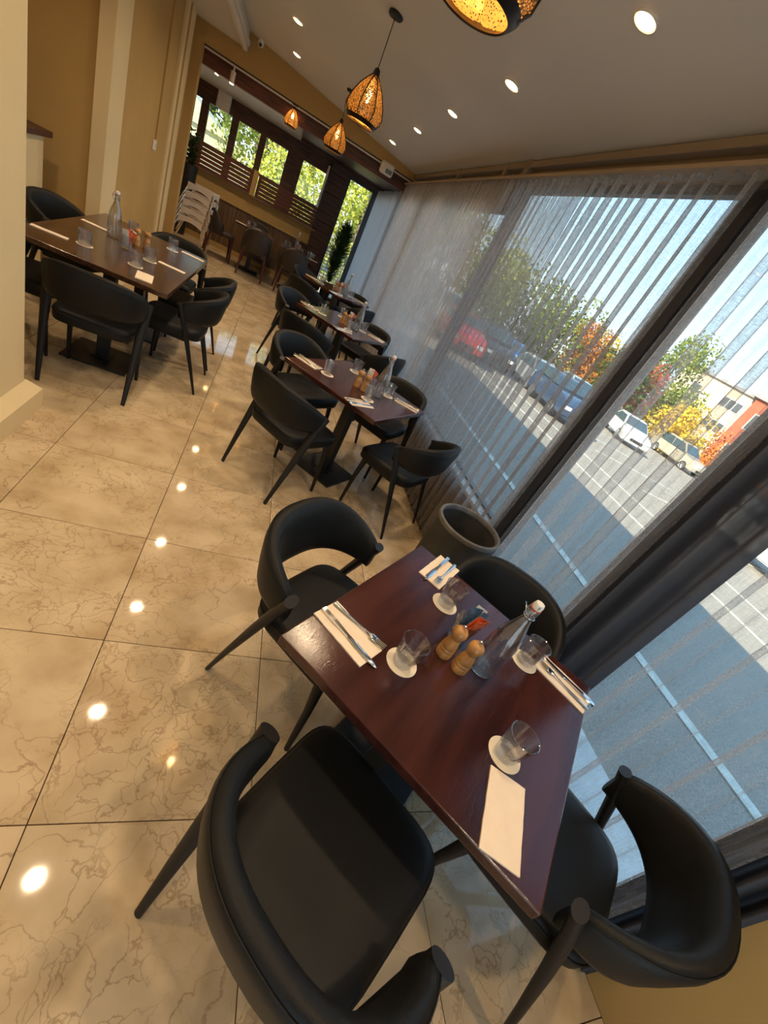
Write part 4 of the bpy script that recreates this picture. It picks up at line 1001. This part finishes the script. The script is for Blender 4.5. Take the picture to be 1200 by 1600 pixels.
C_ = dict(white=('white', (.80, .80, .78)), beige=('champagne', (.42, .38, .30)), blue=('blue', (.03, .16, .50)), navy=('navy', (.03, .06, .12)), grey=('grey', (.28, .31, .34)), red=('red', (.60, .03, .04)), black=('black', (.02, .02, .02)), teal=('teal', (.33, .38, .40)))
car(31.2, 23.4, -95, C_['beige'], 'champagne-coloured SUV parked before the yellow tree', 'suv', 4.8, 1.75)
car(21.2, 19.6, -118, C_['white'], 'white sedan beside the champagne SUV, seen through the near sheer curtain')
car(37.5, 23.6, -120, C_['black'], 'dark sedan right of the champagne SUV')
car(33.8, 19.6, -110, C_['white'], 'white SUV whose front shows right of the champagne SUV', 'suv', 4.6, 1.7)
car(15.2, 6.9, 92, C_['white'], 'white SUV nearest the window, cut by the gathered curtain', 'suv', 4.7, 1.7)
car(13.6, 19.6, -100, C_['grey'], 'grey sedan behind the pleated sheer, left of the dark post')
car(17.8, 21.5, -112, C_['teal'], 'silver-grey wagon in the second row behind the pleated sheer', 'suv', 4.5, 1.6)
car(12.4, 15.4, -100, C_['navy'], 'dark navy hatchback nearest the pleated sheer', 'suv', 4.0, 1.5)
car(14.5, 24.6, -100, C_['blue'], 'bright blue car further left behind the pleated sheer')
car(11.0, 20.8, -100, C_['black'], 'black SUV between the blue car and the red car', 'suv', 4.5, 1.7)
car(8.2, 18.6, -100, C_['red'], 'red hatchback furthest left behind the pleated sheer', 'suv', 3.9, 1.5)
car(9.6, 25.2, -100, C_['grey'], 'silver van behind the red hatchback', 'suv', 4.9, 1.9)

def tree(x, y, h, r, m, label, trunk=.28, seed=0, n=2200, sz=.32, zb=None, squash=1.0):
    rnd = random.Random(seed); z0 = gz(x); t = tag(empty('tree', (x, y, z0)), label, 'tree', 'trees outside')
    th = h * trunk
    tb = MB(); tb.tube([(0, 0, -.1), (.05, 0, th), (.0, .05, h * .75)], [.16, .12, .05], 8)
    for k in range(5):
        a = rnd.uniform(0, 6.28); tb.tube([(0, 0, th + k * .08 * h), (r * .6 * cos(a), r * .6 * sin(a), th + h * .25 + k * .07 * h)], [.06, .02], 5)
    obj('trunk', tb.build('trunk', 'bark', True), t)
    lf = MB(); blobs = [(rnd.uniform(-.5, .5) * r, rnd.uniform(-.5, .5) * r, rnd.uniform(th, h - r * .35), rnd.uniform(.35, .6) * r) for _ in range(9)] + [(0, 0, (h + th) / 2, .72 * r)]
    if n < 3000: n = int(n * 1.5); sz *= .82
    for k in range(n):
        bx, by, bz, br = blobs[k % len(blobs)]
        d = Vector((rnd.gauss(0, 1), rnd.gauss(0, 1), rnd.gauss(0, 1))).normalized(); q = rnd.uniform(.75, 1.08)
        p = Vector((bx, by, bz)) + Vector((d.x * br, d.y * br, d.z * br * squash)) * q
        u = Vector((rnd.gauss(0, 1), rnd.gauss(0, 1), rnd.gauss(0, 1))).normalized(); v_ = d.cross(u).normalized(); s_ = sz * rnd.uniform(.6, 1.2)
        lf.add([p - u * s_ * .5, p + v_ * s_ * .35, p + u * s_ * .5, p - v_ * s_ * .35], [(0, 1, 2, 3)])
    tag(obj('foliage', lf.build('foliage', m), t), kind='stuff')
def pol(az, d): return d * cos(radians(az)), d * sin(radians(az))
tree(*pol(38.3, 41), 4.6, 2.7, 'lf_yellow', 'round bright yellow tree right behind the champagne SUV', .12, 1, 2600, .36)
tree(*pol(34.0, 50), 4.0, 2.3, 'lf_orange', 'low orange-red tree beside the red building corner', .12, 2, 1800, .34)
tree(*pol(43.2, 50), 9.8, 3.4, 'lf_green', 'tall thin green tree rising left of the cream building', .2, 3, 2200, .4)
tree(*pol(44.0, 44), 5.6, 2.0, 'lf_red', 'small red-leaved tree behind the white sedan', .2, 4, 1500, .34)
tree(*pol(46.6, 40), 5.2, 3.0, 'lf_dark', 'dark green bush tree behind the white sedan, left of the red one', .1, 5, 1800, .36)
tree(*pol(41.0, 47), 6.2, 2.8, 'lf_green', 'olive green tree between the tall thin tree and the yellow tree', .15, 6, 1800, .38)
tree(*pol(50.0, 46), 6.4, 3.6, 'lf_yellow', 'golden tree just left of the dark window post', .12, 7, 2200, .4)
tree(*pol(52.5, 43), 5.6, 2.8, 'lf_orange', 'orange tree behind the silver-grey wagon', .12, 8, 1900, .36)
tree(*pol(56.3, 42), 6.6, 3.6, 'lf_green', 'broad yellow-green tree behind the pleated sheer, tallest of its clump', .12, 9, 2400, .4)
tree(*pol(61.0, 38), 6.0, 3.6, 'lf_green', 'green tree behind the bright blue car', .12, 10, 2200, .38)
tree(*pol(66.5, 33), 7.4, 3.4, 'lf_bright', 'tall yellow-green tree behind the silver van', .18, 11, 2400, .34)
tree(*pol(72.0, 30), 7.0, 3.2, 'lf_green', 'green tree showing through the third sheer panel', .15, 12, 2200, .32)
tree(*pol(77.5, 27), 6.6, 3.0, 'lf_bright', 'yellow-green tree showing faintly through the furthest sheer panel', .12, 13, 2200, .3)
# seen through the far end windows
tree(2.4, 17.5, 5.6, 2.2, 'lf_bright', 'sunlit yellow-green tree filling the far glass door', .05, 20, 8000, .14)
tree(.4, 19.5, 5.8, 2.3, 'lf_bright', 'sunlit yellow-green tree behind the window beside the pillar', .05, 21, 7000, .14)
tree(-1.6, 21.0, 5.2, 1.7, 'lf_green', 'feathery green tree in front of the pale wall, fourth window', .3, 22, 3200, .16)
tree(-4.4, 28.5, 6.8, 1.8, 'lf_dark', 'dark tree top above the pale neighbouring wall', .5, 23, 1500, .26)
nb = tag(empty('neighbour_building', (-6.3, 23.2, -.35)), 'pale neighbouring building with sloping roof, seen through the left far windows', 'building')
obj('wall', MB().box(-4.5, 0, 0, 4.2, .3, 2.30).build('wall', 'palewall'), nb)
b_ = MB(); b_.add([(-4.7, -.1, 2.3), (3.6, -.1, 2.3), (3.6, 3, 2.3), (-4.7, 3, 2.3), (-4.7, -.1, 5.2), (.4, -.1, 3.9), (.4, 3, 3.9), (-4.7, 3, 5.2)], [(0, 1, 5, 4), (1, 2, 6, 5), (2, 3, 7, 6), (3, 0, 4, 7), (4, 5, 6, 7), (0, 3, 2, 1)])
obj('roof', b_.build('roof', 'palewall'), nb)
lt = tag(empty('lattice_fence', (1.15, 11.35, -.35)), 'white lattice fence outside the far glass door', 'fence')
for k in range(10): obj('slat', MB().box(-.45, -.008, .70 + k * .07, .45, .008, .72 + k * .07).build('slat', 'whitepaint'), lt)
for k in range(11): obj('upright', MB().box(-.45 + k * .09, .008, 0, -.43 + k * .09, .02, 1.42).build('upright', 'whitepaint'), lt)

# buildings beyond the car park
def facade(name, x, y, rz, w, h, d, wallm, label, rows, trim=None, roof='roofgrey'):
    t = tag(empty(name, (x, y, -2.6), rz), label, 'building')
    obj('wall', MB().box(-w / 2, 0, 0, w / 2, d, h).build('wall', wallm), t)
    obj('roof', MB().box(-w / 2 - .3, -.3, h, w / 2 + .3, d + .3, h + .3).build('roof', roof), t)
    for (wx, wz, ww_, wh) in rows:
        f = obj('window', MB().box(wx, -.06, wz, wx + ww_, .02, wz + wh).build('window', trim or 'whitepaint'), t, (0, 0, 0))
        n = max(1, int(round(ww_ / .8)))
        for k in range(n):
            a = wx + .08 + (ww_ - .08) * k / n; obj('pane', MB().box(a, -.09, wz + .08, a + (ww_ - .08) / n - .08, -.061, wz + wh - .08).build('pane', 'winglass'), f)
    return t
x_, y_ = pol(35.5, 66)
facade('cream_building', x_, y_, radians(35.5 - 90 + 8), 16, 9.3, 9, 'creamrender', 'cream three-storey building beyond the car park, left of the red one',
       [(-2.5, 7.0, 2.4, 1.2), (.8, 7.0, 1.0, 1.0), (-2.5, 4.2, 2.4, 1.3), (.8, 4.2, 1.0, 1.0), (-6.2, 6.9, 1.2, 1.1), (-6.2, 4.2, 1.2, 1.1), (-2.5, 1.5, 2.4, 1.2), (3.4, 7.0, 2.4, 1.2), (3.4, 4.2, 2.4, 1.2)])
x_, y_ = pol(28.6, 50)
facade('red_building', x_, y_, radians(28.6 - 90 + 5), 11.5, 8.2, 9, 'redbrick', 'red building with white-framed windows at the right beyond the car park',
       [(-5.0, 5.6, 2.6, 1.5), (-1.4, 5.6, 2.6, 1.5), (2.2, 5.6, 2.6, 1.5), (-5.0, 2.6, 2.6, 1.5), (-1.4, 2.6, 2.6, 1.5), (2.2, 2.6, 2.6, 1.5)])
